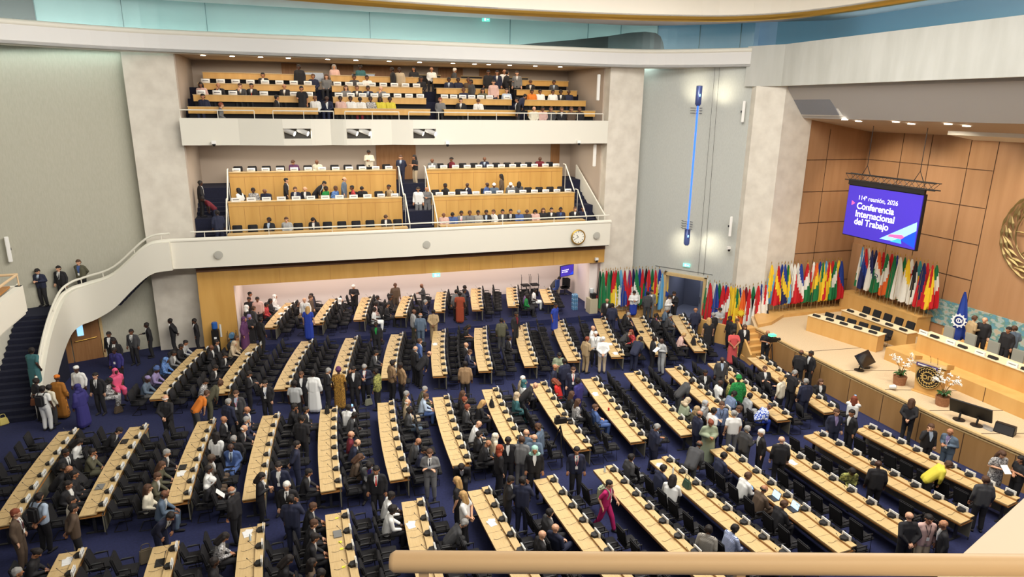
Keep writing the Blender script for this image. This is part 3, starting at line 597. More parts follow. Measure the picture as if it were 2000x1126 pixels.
S3=[(1686,'swg'),(1693,'rbn'),(1698,'wb'),(1705,'nw'),(1712,'n'),(1718,'owg'),(1726,'rwr'),(1733.5,'gwo'),(1742,'rw'),(1748,'g'),(1753,'bwb'),(1759,'w'),(1768,'gyg'),(1775,'yw'),(1781,'wrw'),(1789.6,'kw'),(1797,'tys'),(1805,'nr'),(1811.6,'ry'),(1821.5,'ryr'),(1829,'gwr')]
for k,(x,c) in enumerate(S3):
    p=onx(x,482+(x-1686)*.303,29.3); flag((29.25,p[1],2.42),c,'from the corner on the stage back ledge','flags on the stage back ledge',-1.35+.15*(k%3),k)
def fmark(p,kind,c):
    m=FM[c]; bm=NB()
    if kind=='disc': lathe(bm,[(0,0),(.17,0),(.17,.01),(0,.01)],18)
    elif kind=='sun':
        lathe(bm,[(0,0),(.15,0),(.15,.01),(0,.01)],18)
        for k in range(14): a=k*PI/7; box(bm,(math.cos(a)*.2,math.sin(a)*.2,.005),(.09,.03,.01),a)
    elif kind=='ring':
        lathe(bm,[(.11,0),(.14,0),(.14,.01),(.11,.01),(.11,0)],18); lathe(bm,[(0,0),(.03,0),(.03,.01),(0,.01)],8)
    elif kind=='star':
        for r in (0,PI/3):
            for k in range(3): a=r+k*2.094; box(bm,(math.cos(a)*.07,math.sin(a)*.07,.005),(.022,.24,.01),a)
    elif kind=='stars':
        for k in range(4): box(bm,(.05*(k%2)-.03,.22*k-.33,.005),(.06,.06,.01),.7)
    o=obj('flag_mark',bm,m,p); o.rotation_euler=(PI/2,0,0); o.location=(.02,-.11,1.35)
_fl={}
for o in COL.objects:
    if o.name.startswith('flag') and o.parent is None and 'label' in o.keys(): _fl.setdefault(o['group'],[]).append(o)
for g,i,kd,c in (('flags on the stage back ledge',5,'ring','n'),('flags on the stage back ledge',10,'star','b'),('flags on the stage back ledge',14,'disc','r'),('flags on the stage back ledge',18,'sun','y'),('flags on the stage back ledge',4,'stars','w'),('flags left of the lobby doorway',7,'stars','w'),('flags left of the lobby doorway',20,'stars','w'),('flags left of the lobby doorway',22,'disc','b'),('flags between the doorway and the stage wall',13,'sun','y'),('flags between the doorway and the stage wall',32,'disc','r')): fmark(_fl[g][i],kd,c)
# flag of the organisation
e=empty('flag',(27.7,20.6,DZ),-1.3,'tall blue flag with a round white emblem beside the mural','flag')
bm=NB(); tube(bm,[(0,.02,0),(0,.02,2.62)],.016,6); obj('pole',bm,gold,e)
link('cloth',flag_mesh([FM['b']],5,H=2.75,w=.42),e)
bm=NB(); lathe(bm,[(.2,0),(.27,0),(.27,.012),(.2,.012),(.2,0)],20); lathe(bm,[(.07,0),(.11,0),(.11,.012),(.07,.012),(.07,0)],16)
for k in range(12): a=k*PI/6; box(bm,(math.cos(a)*.3,math.sin(a)*.3,.006),(.05,.05,.012),a)
box(bm,(-.01,0,.006),(.025,.16,.012)); box(bm,(.13,.0,.006),(.025,.16,.012))
em=obj('emblem',bm,mat('flag white print',(235,236,238),.8),e); em.rotation_euler=(PI/2,0,0); em.location=(.05,-.13,1.35)
# ================================================================ STAGE
st=empty('led_screen',(26.0,24.07,7.5),0,'large purple hanging screen with white conference title above the stage','screen')
scr=mat('screen violet',(64,46,168),.3,em=.8,emc=(60,44,172)); W,Hh=4.16,2.42
bm=NB(); box(bm,(.09,0,0),(.14,W+.1,Hh+.1)); obj('casing',bm,blackp,st)
bm=NB(); box(bm,(.0,0,0),(.04,W,Hh)); obj('display',bm,scr,st)
bm=NB(); box(bm,(.0,0,Hh/2+.17),(.12,W+.1,.24)); obj('top_bar',bm,blackp,st)
def P2(x,y):
    p=onx(x,y,25.97); return p[1]-24.07,p[2]-7.5
wtxt=mat('screen white',(240,240,250),.4,em=1.2)
for s,size,x,y,b in (('114ª reunión, 2026',.30,1675.5,389,0.0),('Conferencia',.44,1672.5,406.5,.008),('Internacional',.44,1669.5,421.5,.008),('del Trabajo',.44,1667.5,436.5,.008)):
    me=textmesh(s,size,'title_text',wtxt,bold=b); y0,z0=P2(x,y); o=link('title_text',me,st,(-.025,y0,z0)); o.rotation_euler=(PI/2,0,-PI/2)
def spoly(n,pts,m,dx):
    bm=NB(); v=[bm.verts.new((dx,*P2(*p))) for p in pts]; f=bm.faces.new(v); g=bmesh.ops.extrude_face_region(bm,geom=[f]); bmesh.ops.translate(bm,verts=[q for q in g['geom'] if isinstance(q,bmesh.types.BMVert)],vec=(.004,0,0)); bmesh.ops.recalc_face_normals(bm,faces=bm.faces); obj(n,bm,m,st)
pk=mat('screen pink',(240,90,150),.4,em=1.0); lb=mat('screen light blue',(140,200,250),.4,em=1.0); db=mat('screen blue',(20,70,235),.4,em=1.0); cy=mat('screen cyan',(60,160,230),.4,em=1.0)
spoly('pink_arrow',[(1664,391),(1670,396),(1663,400)],pk,-.026)
spoly('light_blue_band',[(1791,434),(1789.5,451),(1748,471.5),(1717,465.5)],lb,-.024); spoly('blue_corner',[(1789,452),(1785,485),(1758,468)],db,-.026); spoly('cyan_band',[(1738,471),(1759,464),(1760,476)],cy,-.028); spoly('pink_label',[(1738,457),(1762,459),(1766,463),(1760,467),(1733,461)],pk,-.03)
tr=empty('lighting_truss',(26.1,24.0,9.12),0,'black lighting truss carrying the hanging screen','truss'); bm=NB()
for y,z in ((-.15,-.15),(-.15,.15),(.15,-.15),(.15,.15)): tube(bm,[(y,-2.55,z),(y,2.45,z)],.025,6)
obj('chord',bm,blackp,tr); LT2=(NB(),NB())
for i in range(16):
    a,b=-2.5+.31*i,-2.5+.31*(i+1)
    for x,b_ in zip((-.15,.15),LT2): tube(b_,[(x,a,-.15 if i%2 else .15),(x,b,.15 if i%2 else -.15)],.012,4)
for b_ in LT2: obj('lattice',b_,blackp,tr)
for y in (1.35,-1.55):
    bm=NB(); tube(bm,[(0,y,.6),(0,y,2.45)],.015,5); tube(bm,[(0,y-.25,.15),(0,y,.6),(0,y+.25,.15)],.02,5); obj('hanger',bm,darkg,tr)
# wall emblem
em=empty('wall_emblem',(29.72,19.0,7.1),0,'large bronze laurel wreath and globe emblem on the stage rear wall','emblem'); brz=mat('bronze',(140,122,80),.4,metal=.6)
bm=NB()
for rr in (.45,.9,1.35): tube(bm,[(0,rr*math.cos(a*PI/18),rr*math.sin(a*PI/18)+.15) for a in range(37)],.035,6)
for a in range(8): tube(bm,[(0,.1*math.cos(a*PI/4),.15+.1*math.sin(a*PI/4)),(0,1.38*math.cos(a*PI/4),.15+1.38*math.sin(a*PI/4))],.03,6)
obj('globe_grid',bm,brz,em)
bm=NB()
for (y,z,w,h) in ((.5,.6,.5,.35),(-.4,.7,.45,.5),(.45,-.3,.3,.45),(-.45,-.2,.35,.4),(.05,.25,.3,.25)):
    lathe(bm,[(0,0),(1,0),(.8,.05),(0,.06)],9); 
    for v in list(bm.verts)[-36:]: v.co=Vector((-v.co.z,y+v.co.x*w*.6,z+v.co.y*h*.6))
obj('continents',bm,brz,em)
for s in (1,-1):
    bm=NB()
    for k in range(10):
        a=D2R(-92+15*k); 
        for rr,tw in ((1.78,.45),(1.98,-.1),(1.62,.95)):
            c=Vector((-.02*k%.05,s*rr*math.cos(a),.1+rr*math.sin(a))); tdir=Vector((0,-s*math.sin(a+tw*0),math.cos(a))); rad=Vector((0,s*math.cos(a),math.sin(a))); d=(tdir+rad*tw*.6).normalized(); q=d.cross(Vector((1,0,0)))
            A,B=c-d*.36,c+d*.36; v=[bm.verts.new(p) for p in (A,c+q*.08,B,c-q*.08,c+Vector((-.05,0,0)))]
            for i in range(4): bm.faces.new((v[i],v[(i+1)%4],v[4]))
    bmesh.ops.recalc_face_normals(bm,faces=bm.faces); obj('laurel_branch',bm,brz,em)
# mural (plain painterly stand-in)
mm=mat('mural paint',(96,150,170),.7,kind='noise',rgb2=(176,168,150),scale=5,detail=12,stretch=(1,.7,1.1)); nt=mm.node_tree
rp=[n for n in nt.nodes if n.type=='VALTORGB'][0].color_ramp
for p,c in ((.45,(150,178,184)),(.52,(104,140,120)),(.58,(90,146,172))): rp.elements.new(p).color=(*lin(c),1)
bm=NB(); box(bm,(0,0,0),(.05,10.5,1.25)); o=obj('mural',bm,mm,None,(29.86,18.75,2.72)); tag(o,'long blue green painted mural along the stage rear wall','mural')
# grille under beam, downlights
g=empty('ventilation_grille',(24.62,27.9,12.7),0,'large grey framed grille panel under the stone beam','grille'); q=[(24.2,29.35,13.4),(24.2,26.65,13.4),(25.2,26.35,12.02),(25.2,29.2,12.02)]; nrm=Vector((-.82,0,-.57))*.05
def quadp(n,sc,off,m,par):
    c=sum((Vector(p) for p in q),Vector())/4; b=[c+(Vector(p)-c)*sc+nrm*off-Vector(par.location) for p in q]; t=[p+nrm for p in b]; bm=NB(); hexa(bm,b,t); bmesh.ops.recalc_face_normals(bm,faces=bm.faces); obj(n,bm,m,par)
quadp('frame',1.0,.2,white,g); quadp('mesh_panel',.9,.9,mat('grille mesh grey',(140,142,148),.7,kind='noise',rgb2=(128,130,136),scale=60),g)
for i,(x,y) in enumerate(((1650,232),(1677,236),(1750,237),(1780,241),(1852,241),(1888,245))):
    d=ray(x,y); Y=None
    for X in np.linspace(25.2,29.8,200):
        p=CAM+d*X/d[0]; zc=11.85-(X-25.3)*.149 if X>25.3 else 13.3-(X-24.1)*1.2
        if p[2]>=zc: break
    bm=NB(); lathe(bm,[(0,0),(.13,0),(.15,-.03),(0,-.035)],14); o=obj('downlight',bm,mat('lit downlight',(255,248,232),.3,em=10),None,(p[0],p[1],zc-.005)); tag(o,f'small lit round downlight in the stage ceiling, {ORD[i]} from the stone pillar','downlight','downlights in the stage ceiling')
for i,x in enumerate((-3.9,-2.6,-1.3,0,1.9,3.3,5.0,6.6,8.4,9.6,10.4,11.6,13.1,14.6)):
    bm=NB(); lathe(bm,[(0,0),(.1,0),(.12,-.025),(0,-.03)],14); o=obj('downlight',bm,mat('lit downlight',(255,248,232),.3,em=10),None,(x,36.6,14.465)); tag(o,f'small lit round downlight in the upper gallery ceiling, {ORD[i]} from the west pillar','downlight','downlights in the upper gallery ceiling')
# stage desks
def stage_console(par,p,ang):
    bm=NB(); box(bm,(0,0,.05),(.16,.36,.1)); 
    for v in bm.verts:
        if v.co.z>.1: v.co.x*=.55
    obj('console',bm,blackp,par,p,ang)
def stage_desk(n,a,b,z,h,dep,label,nc):
    a=Vector(a);b=Vector(b);t=(b-a).normalized();nn=Vector((-t.y,t.x)); L=(b-a).length; ang=math.atan2(nn.y,nn.x); o=(a+b)/2
    e=empty(n,(o.x,o.y,z),ang,label,'desk'); bm=NB(); box(bm,(.03,0,h/2),(.06,L,h)); obj('front_panel',bm,stageoak,e)
    for s in (-1,1): bm=NB(); box(bm,(dep/2,s*(L/2-.03),h/2),(dep-.06,.06,h-.02)); obj('side_panel',bm,stageoak,e)
    bm=NB(); box(bm,(dep/2,0,h+.015),(dep+.06,L+.06,.03)); obj('worktop',bm,[mat('pale desk top',(232,214,178),.5)],e)
    for k in range(nc): stage_console(e,(.17,L/2-L*(k+.5)/nc,h+.03),0)
    return e,a,b,t,nn,L,ang
SCH=[]
for i,(a,b,z,h,nc,lb_) in enumerate(((tuple(onz(1574,645,SZ)[:2]),tuple(onz(1710,688,SZ)[:2]),SZ,.8,5,'front light oak side desk with black consoles on the stage'),(tuple(onz(1640,634,SZ)[:2]),tuple(onz(1767,683,SZ)[:2]),SZ,.8,5,'rear light oak side desk with black consoles on the stage'))):
    e,a,b,t,nn,L,ang=stage_desk('stage_desk',a,b,z,h,.62,lb_,nc)
    for k in range(6 if i==0 else 5):
        f=(k+.6)/6; p=a.lerp(b,f)+nn*1.0; SCH.append((p.x,p.y,z,ang+PI,f'black padded chair behind the {"front" if i==0 else "rear"} side desk on the stage, {ORD[k]} from the wall end'))
e,a,b,t,nn,L,ang=stage_desk('podium_desk',(25.75,20.85),(25.75,6.5),DZ,.8,.75,'long light oak podium desk on the dais with white cards',11)
bm=NB(); box(bm,(-.02,0,.0),(.03,L,.03)); 
for k in range(11):
    y=20.85-(20.85-6.5)*(k+.5)/11+.42; o=link('name_card',CARD,None,(25.85,y+.06,DZ+.831),PI); o.scale=(1.2,1.4,1.1)
    tag(o,f'white name card on the podium desk, {ORD[k]} from the flag end','name card','name cards on the podium desk')
gch=mat('grey leather',(150,150,140),.5)
for k in range(9):
    y=20.6-1.02*k; e=empty('podium_chair',(27.0,y,DZ),PI,f'tall grey podium chair behind the dais desk, {ORD[k]} from the flag end','chair','grey chairs behind the podium desk')
    bm=NB(); box(bm,(0,0,.46),(.5,.5,.1)); obj('seat',bm,gch,e)
    bm=NB(); box(bm,(-.25,0,.78),(.07,.5,.6)); bmesh.ops.bevel(bm,geom=list(bm.edges),offset=.02,segments=2,affect='EDGES'); obj('backrest',bm,gch,e)
    bm=NB(); tube(bm,[(0,0,.42),(0,0,.06)],.03,8)
    for q in range(5): tube(bm,[(0,0,.06),(.27*math.cos(q*1.257),.27*math.sin(q*1.257),.03)],.02,5)
    obj('pedestal',bm,darkg,e)
# lectern
l=empty('lectern',(23.6,18.2,SZ),0,'light oak lectern with a round black and gold emblem on the stage front','lectern'); l.rotation_euler=(0,0,D2R(195))
bm=NB(); hexa(bm,[(-.25,-.42,.03),(.3,-.42,.03),(.3,.42,.03),(-.25,.42,.03)],[(-.2,-.55,1.15),(.25,-.55,1.15),(.25,.55,1.15),(-.2,.55,1.15)]); obj('body',bm,stageoak,l)
bm=NB(); box(bm,(0,0,.02),(.8,1.0,.04)); obj('foot',bm,stageoak,l)
bm=NB(); hexa(bm,[(-.3,-.6,1.12),(.3,-.6,1.22),(.3,.6,1.22),(-.3,.6,1.12)],[(-.3,-.6,1.16),(.3,-.6,1.26),(.3,.6,1.26),(-.3,.6,1.16)]); obj('reading_top',bm,oak,l)
for s in (-1,1): bm=NB(); hexa(bm,[(-.3,s*.6-.015,1.14),(.3,s*.6-.015,1.24),(.3,s*.6+.015,1.24),(-.3,s*.6+.015,1.14)],[(-.3,s*.6-.015,1.3),(.3,s*.6-.015,1.45),(.3,s*.6+.015,1.45),(-.3,s*.6+.015,1.3)]); obj('side_wing',bm,stageoak,l)
bm=NB(); hexa(bm,[(.29,-.5,1.08),(.31,-.5,1.08),(.31,.3,1.08),(.29,.3,1.08)],[(.29,-.5,1.22),(.32,-.5,1.22),(.32,.3,1.22),(.29,.3,1.22)]); obj('title_strip',bm,mat('purple strip',(84,70,130),.5),l)
bm=NB(); box(bm,(.325,-.1,1.15),(.006,.68,.05)); obj('strip_print',bm,cardw,l)
dk=mat('emblem black',(38,32,30),.4); gd=mat('emblem gold print',(216,184,112),.4,metal=.3)
db_=empty('emblem_disc',(0,0,0)); db_.parent=l; db_.location=(.33,.02,.72); db_.rotation_euler=(0,PI/2,0)
bm=NB(); lathe(bm,[(0,0),(.46,0),(.46,.03),(0,.03)],36); obj('disc',bm,dk,db_)
bm=NB(); lathe(bm,[(.2,.03),(.235,.03),(.235,.04),(.2,.04),(.2,.03)],30); lathe(bm,[(.43,.03),(.45,.03),(.45,.04),(.43,.04),(.43,.03)],36)
for k in range(16): a=k*PI/8; box(bm,(math.cos(a)*.255,math.sin(a)*.255,.035),(.05,.04,.012),a)
for s in (1,-1):
    for k in range(9):
        a=D2R(-70+19*k)*s+(0 if s==1 else 0); a=D2R(90)+s*D2R(20+17*k); box(bm,(math.cos(a)*.36,math.sin(a)*.36,.035),(.035,.10,.012),a+s*.5)
obj('wreath_and_gear',bm,gd,db_)
me=textmesh('OIT',.25,'letters',gd,'CENTER',.006,.004); o=link('letters',me,db_,(.09,0,.035)); o.rotation_euler=(0,0,PI/2)
for dy in (-.12,.14): bm=NB(); tube(bm,catmull([(0,dy,1.2),(.05,dy,1.4),(.14,dy*1.1,1.55)],3),.008,5); obj('microphone',bm,blackp,l)
# orchids
def orchid(p,label,seed):
    e=empty('potted_orchid',p,0,label,'plant'); rnd=random.Random(seed); bm=NB(); lathe(bm,[(0,.0),(.22,0),(.26,.36),(.23,.36),(.21,.3),(0,.3)],20); obj('pot',bm,mat('terracotta brown',(160,112,80),.7,kind='noise',rgb2=(142,96,66),scale=20),e,smooth=True)
    bm=NB()
    for k in range(16):
        a=rnd.uniform(0,6.28); ln=rnd.uniform(.22,.36); u=Vector((math.cos(a),math.sin(a),0)); v=Vector((-u.y,u.x,0)); rows=[]
        for j in range(5):
            f=j/4; c=u*ln*f+Vector((0,0,.34+.22*math.sin(f*2.2)*rnd.uniform(.7,1.1))); w=.055*math.sin(.35+f*2.6); rows.append((bm.verts.new(c-v*w),bm.verts.new(c+v*w)))
        for j in range(4): bm.faces.new((rows[j][0],rows[j+1][0],rows[j+1][1],rows[j][1]))
    obj('leaves',bm,mat('orchid leaf',(44,88,40),.5),e); stems=NB(); 
    for k in range(6):
        a=k*1.05+seed; top=Vector((math.cos(a)*.38,math.sin(a)*.42,.98+.15*(k%3))); pts=catmull([(0,0,.34),(top.x*.3,top.y*.3,.75),(top.x*.75,top.y*.75,1.0),tuple(top)],4); tube(stems,pts,.008,5)
        bm=NB()
        for q in range(9):
            c=Vector(pts[-1-(q%5)])+Vector((rnd.uniform(-.09,.09),rnd.uniform(-.09,.09),rnd.uniform(-.08,.06)))
            for h in range(5):
                b=h*1.257+q; d=Vector((math.cos(b)*.7,math.sin(b),.35*math.cos(b*2))).normalized(); s2=d.cross(Vector((0,0,1))).normalized()*.03; v=[bm.verts.new(c),bm.verts.new(c+d*.04+s2),bm.verts.new(c+d*.075),bm.verts.new(c+d*.04-s2)]; bm.faces.new(v)
        obj('blossom_spray',bm,mat('orchid white',(246,244,236),.6),e)
    obj('stems',stems,mat('orchid stem',(120,84,50),.6),e)
orchid((23.15,19.2,SZ),'white orchid in a brown pot, on the flag side of the lectern',1); orchid((23.05,17.15,SZ),'white orchid in a brown pot, on the monitor side of the lectern',2.4)
def monitor(p,ang,label,w=1.35,tilt=-25,h=.62):
    e=empty('stage_monitor',p,ang,label,'monitor'); M4=Matrix.Translation((0,0,.48))@Matrix.Rotation(D2R(tilt),4,'Y'); bm=NB(); box(bm,(0,0,0),(.07,w,h),M4=M4); bmesh.ops.bevel(bm,geom=list(bm.edges),offset=.012,segments=1,affect='EDGES'); obj('housing',bm,blackp,e)
    bm=NB(); box(bm,(.038,0,0),(.004,w-.06,h-.06),M4=M4); obj('display',bm,mat('dark glass',(20,22,26),.1),e)
    for s in (-1,1): bm=NB(); tube(bm,[(0,s*.28,.3),(-.08,s*.28,.05)],.035,8); lathe(bm,[(0,0),(.2,0),(.2,.03),(0,.04)],16,c=(-.06,s*.28,0)); obj('foot',bm,blackp,e)
monitor((22.65,15.75,SZ),D2R(20),'wide black confidence monitor at the stage edge beyond the orchids'); monitor((23.0,20.9,SZ),D2R(-70),'tilted black confidence monitor at the stage edge below the side desks',1.2,-40)
e=empty('stage_speaker',(23.1,14.75,SZ),D2R(20),'small black loudspeaker at the stage edge beside the wide monitor','speaker'); bm=NB(); hexa(bm,[(-.16,-.3,0),(.2,-.3,0),(.2,.3,0),(-.16,.3,0)],[(-.06,-.3,.34),(.1,-.3,.34),(.1,.3,.34),(-.06,.3,.34)]); obj('cabinet',bm,blackp,e); bm=NB(); hexa(bm,[(-.165,-.27,.03),(-.15,-.27,.03),(-.15,.27,.03),(-.165,.27,.03)],[(-.085,-.27,.31),(-.06,-.27,.31),(-.06,.27,.31),(-.085,.27,.31)]); obj('grille',bm,darkg,e)
bm=NB(); lathe(bm,[(0,0),(.09,0),(.1,.18),(.06,.24),(0,.25)],14); o=obj('spray_bottle',bm,[mat('clear plastic',(210,214,214),.2)],None,(22.35,18.9,SZ),smooth=True); tag(o,'pale plastic bottle lying at the stage edge in front of the lectern','bottle'); o.rotation_euler=(1.2,0,.4); o.location.z=SZ+.09
for i,p in enumerate(((23.4,21.2),(22.9,15.2))):
    bm=NB(); box(bm,(0,0,.006),(.35,.5,.012)); tag(obj('floor_box',bm,mat('grey floor box',(150,146,140),.6),None,(p[0],p[1],SZ+.002)),('grey floor box beside the tilted monitor','grey floor box beside the wide monitor')[i],'floor box')
# tripod camera, video rig
def tripod(p,label,hh,col,lit=None):
    e=empty('video_camera',p,0,label,'camera'); 
    for k in range(3): a=k*2.094+.4; bm=NB(); tube(bm,[(0,0,hh-.2),(math.cos(a)*.42,math.sin(a)*.42,.02)],.022,6); obj('tripod_leg',bm,blackp,e)
    bm=NB(); box(bm,(0,0,hh),(.42,.16,.2)); tube(bm,[(.2,0,hh),(.42,0,hh)],.07,10); box(bm,(-.1,0,hh+.16),(.14,.1,.08)); obj('camera_body',bm,blackp,e)
    if lit: bm=NB(); box(bm,(-.05,0,hh+.24),(.3,.22,.1)); obj('lit_screen',bm,mat('green lit screen',(90,210,160),.3,em=1.6),e)
tripod((20.9,24.3,0),'video camera with a green lit screen on a tripod by the stage',1.75,0,1)
vr=onz(1092,900,0); tripod((vr[0],vr[1],0),'large black video camera rig on a tripod in the middle aisle',1.6,0)
# ================================================================ PEOPLE: prototypes
def cap_mesh(caps,vox,smooth=2,name='m'):
    V=[];F=[]; nseg=10
    for p0,r0,p1,r1 in caps:
        p0=Vector(p0);p1=Vector(p1); d=p1-p0; L=d.length
        t=d/L if L>1e-5 else Vector((0,0,1)); a=Vector((0,0,1)) if abs(t.z)<.9 else Vector((1,0,0)); u=t.cross(a).normalized(); v=t.cross(u)
        prof=[(p0,r0,-PI/2+.12),(p0,r0,-PI/4),(p0,r0,0),(p1,r1,0),(p1,r1,PI/4),(p1,r1,PI/2-.12)]
        b=len(V)
        for c,r,e in prof:
            for k in range(nseg):
                th=2*PI*k/nseg; V.append(c+t*(r*math.sin(e))+(u*math.cos(th)+v*math.sin(th))*(r*math.cos(e)))
        n=len(prof)
        for i in range(n-1):
            for k in range(nseg):
                F.append((b+i*nseg+k,b+i*nseg+(k+1)%nseg,b+(i+1)*nseg+(k+1)%nseg,b+(i+1)*nseg+k))
        F.append(tuple(b+k for k in range(nseg))[::-1]); F.append(tuple(b+(n-1)*nseg+k for k in range(nseg)))
    me=bpy.data.meshes.new('tmp'); me.from_pydata([tuple(v) for v in V],[],F); me.update()
    bm=bmesh.new(); bm.from_mesh(me); bmesh.ops.recalc_face_normals(bm,faces=bm.faces); bm.to_mesh(me); bm.free()
    o=bpy.data.objects.new('tmp',me); COL.objects.link(o)
    m=o.modifiers.new('r','REMESH'); m.mode='VOXEL'; m.voxel_size=vox
    if smooth: s=o.modifiers.new('s','SMOOTH'); s.iterations=smooth; s.factor=.5
    dg=bpy.context.evaluated_depsgraph_get(); dg.update(); out=bpy.data.meshes.new_from_object(o.evaluated_get(dg)); out.name=name
    bpy.data.objects.remove(o); bpy.data.meshes.remove(me); out.shade_smooth(); return out
def V3(*a): return Vector(a)
class Pose: pass
POSES={}
# name: sit?, lean deg, waist twist, head pitch, head yaw, right elbow, right wrist, left elbow, left wrist (torso space: x fwd, y left, z up from hip), stride, finger curl
PD={
'st':(0,2,6,0,(-.03,-.24,.24),(.06,-.25,.0),(-.03,.24,.24),(.06,.25,.0),0,.5),
'ph':(0,4,28,0,(-.02,-.24,.24),(.25,-.06,.30),(-.02,.24,.24),(.24,.06,.28),0,1.),
'cr':(0,0,10,0,(.0,-.25,.26),(.20,.06,.25),(.02,.25,.27),(.22,-.06,.29),0,.8),
'tk':(0,3,4,12,(-.02,-.24,.25),(.27,-.14,.26),(-.04,.24,.24),(.05,.24,.0),0,.4),
'ear':(0,2,10,-10,(.06,-.27,.28),(.10,-.13,.58),(-.03,.24,.24),(.08,.22,.0),0,1.),
'bk':(0,2,8,0,(-.12,-.24,.24),(-.17,-.05,.05),(-.12,.24,.24),(-.17,.05,.05),0,.6),
'wk':(0,4,4,0,(-.13,-.23,.24),(.0,-.24,.02),(.08,.24,.25),(.24,.22,.08),.26,.6),
'bend':(0,40,10,0,(.10,-.23,.27),(.24,-.16,.10),(.10,.23,.27),(.24,.16,.10),0,.4),
'up':(0,0,0,0,(.14,-.21,.38),(.30,-.07,.58),(.14,.21,.38),(.30,.07,.58),0,1.),
'si':(1,4,4,10,(-.04,-.23,.24),(.20,-.12,.10),(-.04,.23,.24),(.20,.12,.10),0,.5),
'sd':(1,14,14,0,(.10,-.24,.26),(.34,-.12,.20),(.10,.24,.26),(.34,.12,.20),0,.4),
'sp':(1,16,34,0,(.02,-.23,.23),(.27,-.06,.24),(.02,.23,.23),(.26,.06,.22),0,1.),
'sc':(1,12,8,15,(.14,-.20,.26),(.16,-.06,.50),(.10,.24,.25),(.32,.05,.18),0,.9),
'sl':(1,-8,6,-14,(-.02,-.24,.25),(.16,.05,.20),(.0,.24,.26),(.18,-.05,.24),0,.8),
'sb':(1,38,22,0,(.12,-.22,.25),(.30,-.05,.14),(.12,.22,.25),(.30,.05,.14),0,.6),
'su':(1,4,0,0,(.12,-.22,.36),(.28,-.07,.55),(.12,.22,.36),(.28,.07,.55),0,1.),
}
SK=[mat('skin fair',(226,180,152),.5),mat('skin light',(214,164,132),.5),mat('skin tan',(176,124,92),.5),mat('skin brown',(120,80,58),.5),mat('skin deep',(74,50,40),.5)]
DKM=mat('eye dark',(66,46,38),.4); LIPM=mat('lip',(150,84,76),.5)
def hand(w,dirv,upv,side,curl):
    d=Vector(dirv).normalized(); n=Vector(upv)-d*d.dot(Vector(upv)); n.normalize(); s=d.cross(n)*side; C=[]
    for k in (-1,0,1): C.append((w,.019,w+d*.075+s*.024*k,.016))
    for k,ln in ((-1.5,.055),(-.5,.075),(.5,.08),(1.5,.07)):
        b=w+d*.085+s*.0205*k; m=b+(d*(1-.3*curl)-n*.55*curl).normalized()*ln*.55; e=m+(d*(1-.9*curl)-n*curl).normalized()*ln*.5
        C+= [(b,.0095,m,.009),(m,.009,e,.0078)]
    t0=w+d*.02+s*.026; t1=t0+(d*.6+s*.75-n*.25*curl).normalized()*.045; C+= [(t0,.012,t1,.0105),(t1,.0105,t1+(d*.9+s*.15-n*.3*curl).normalized()*.035,.009)]
    return C
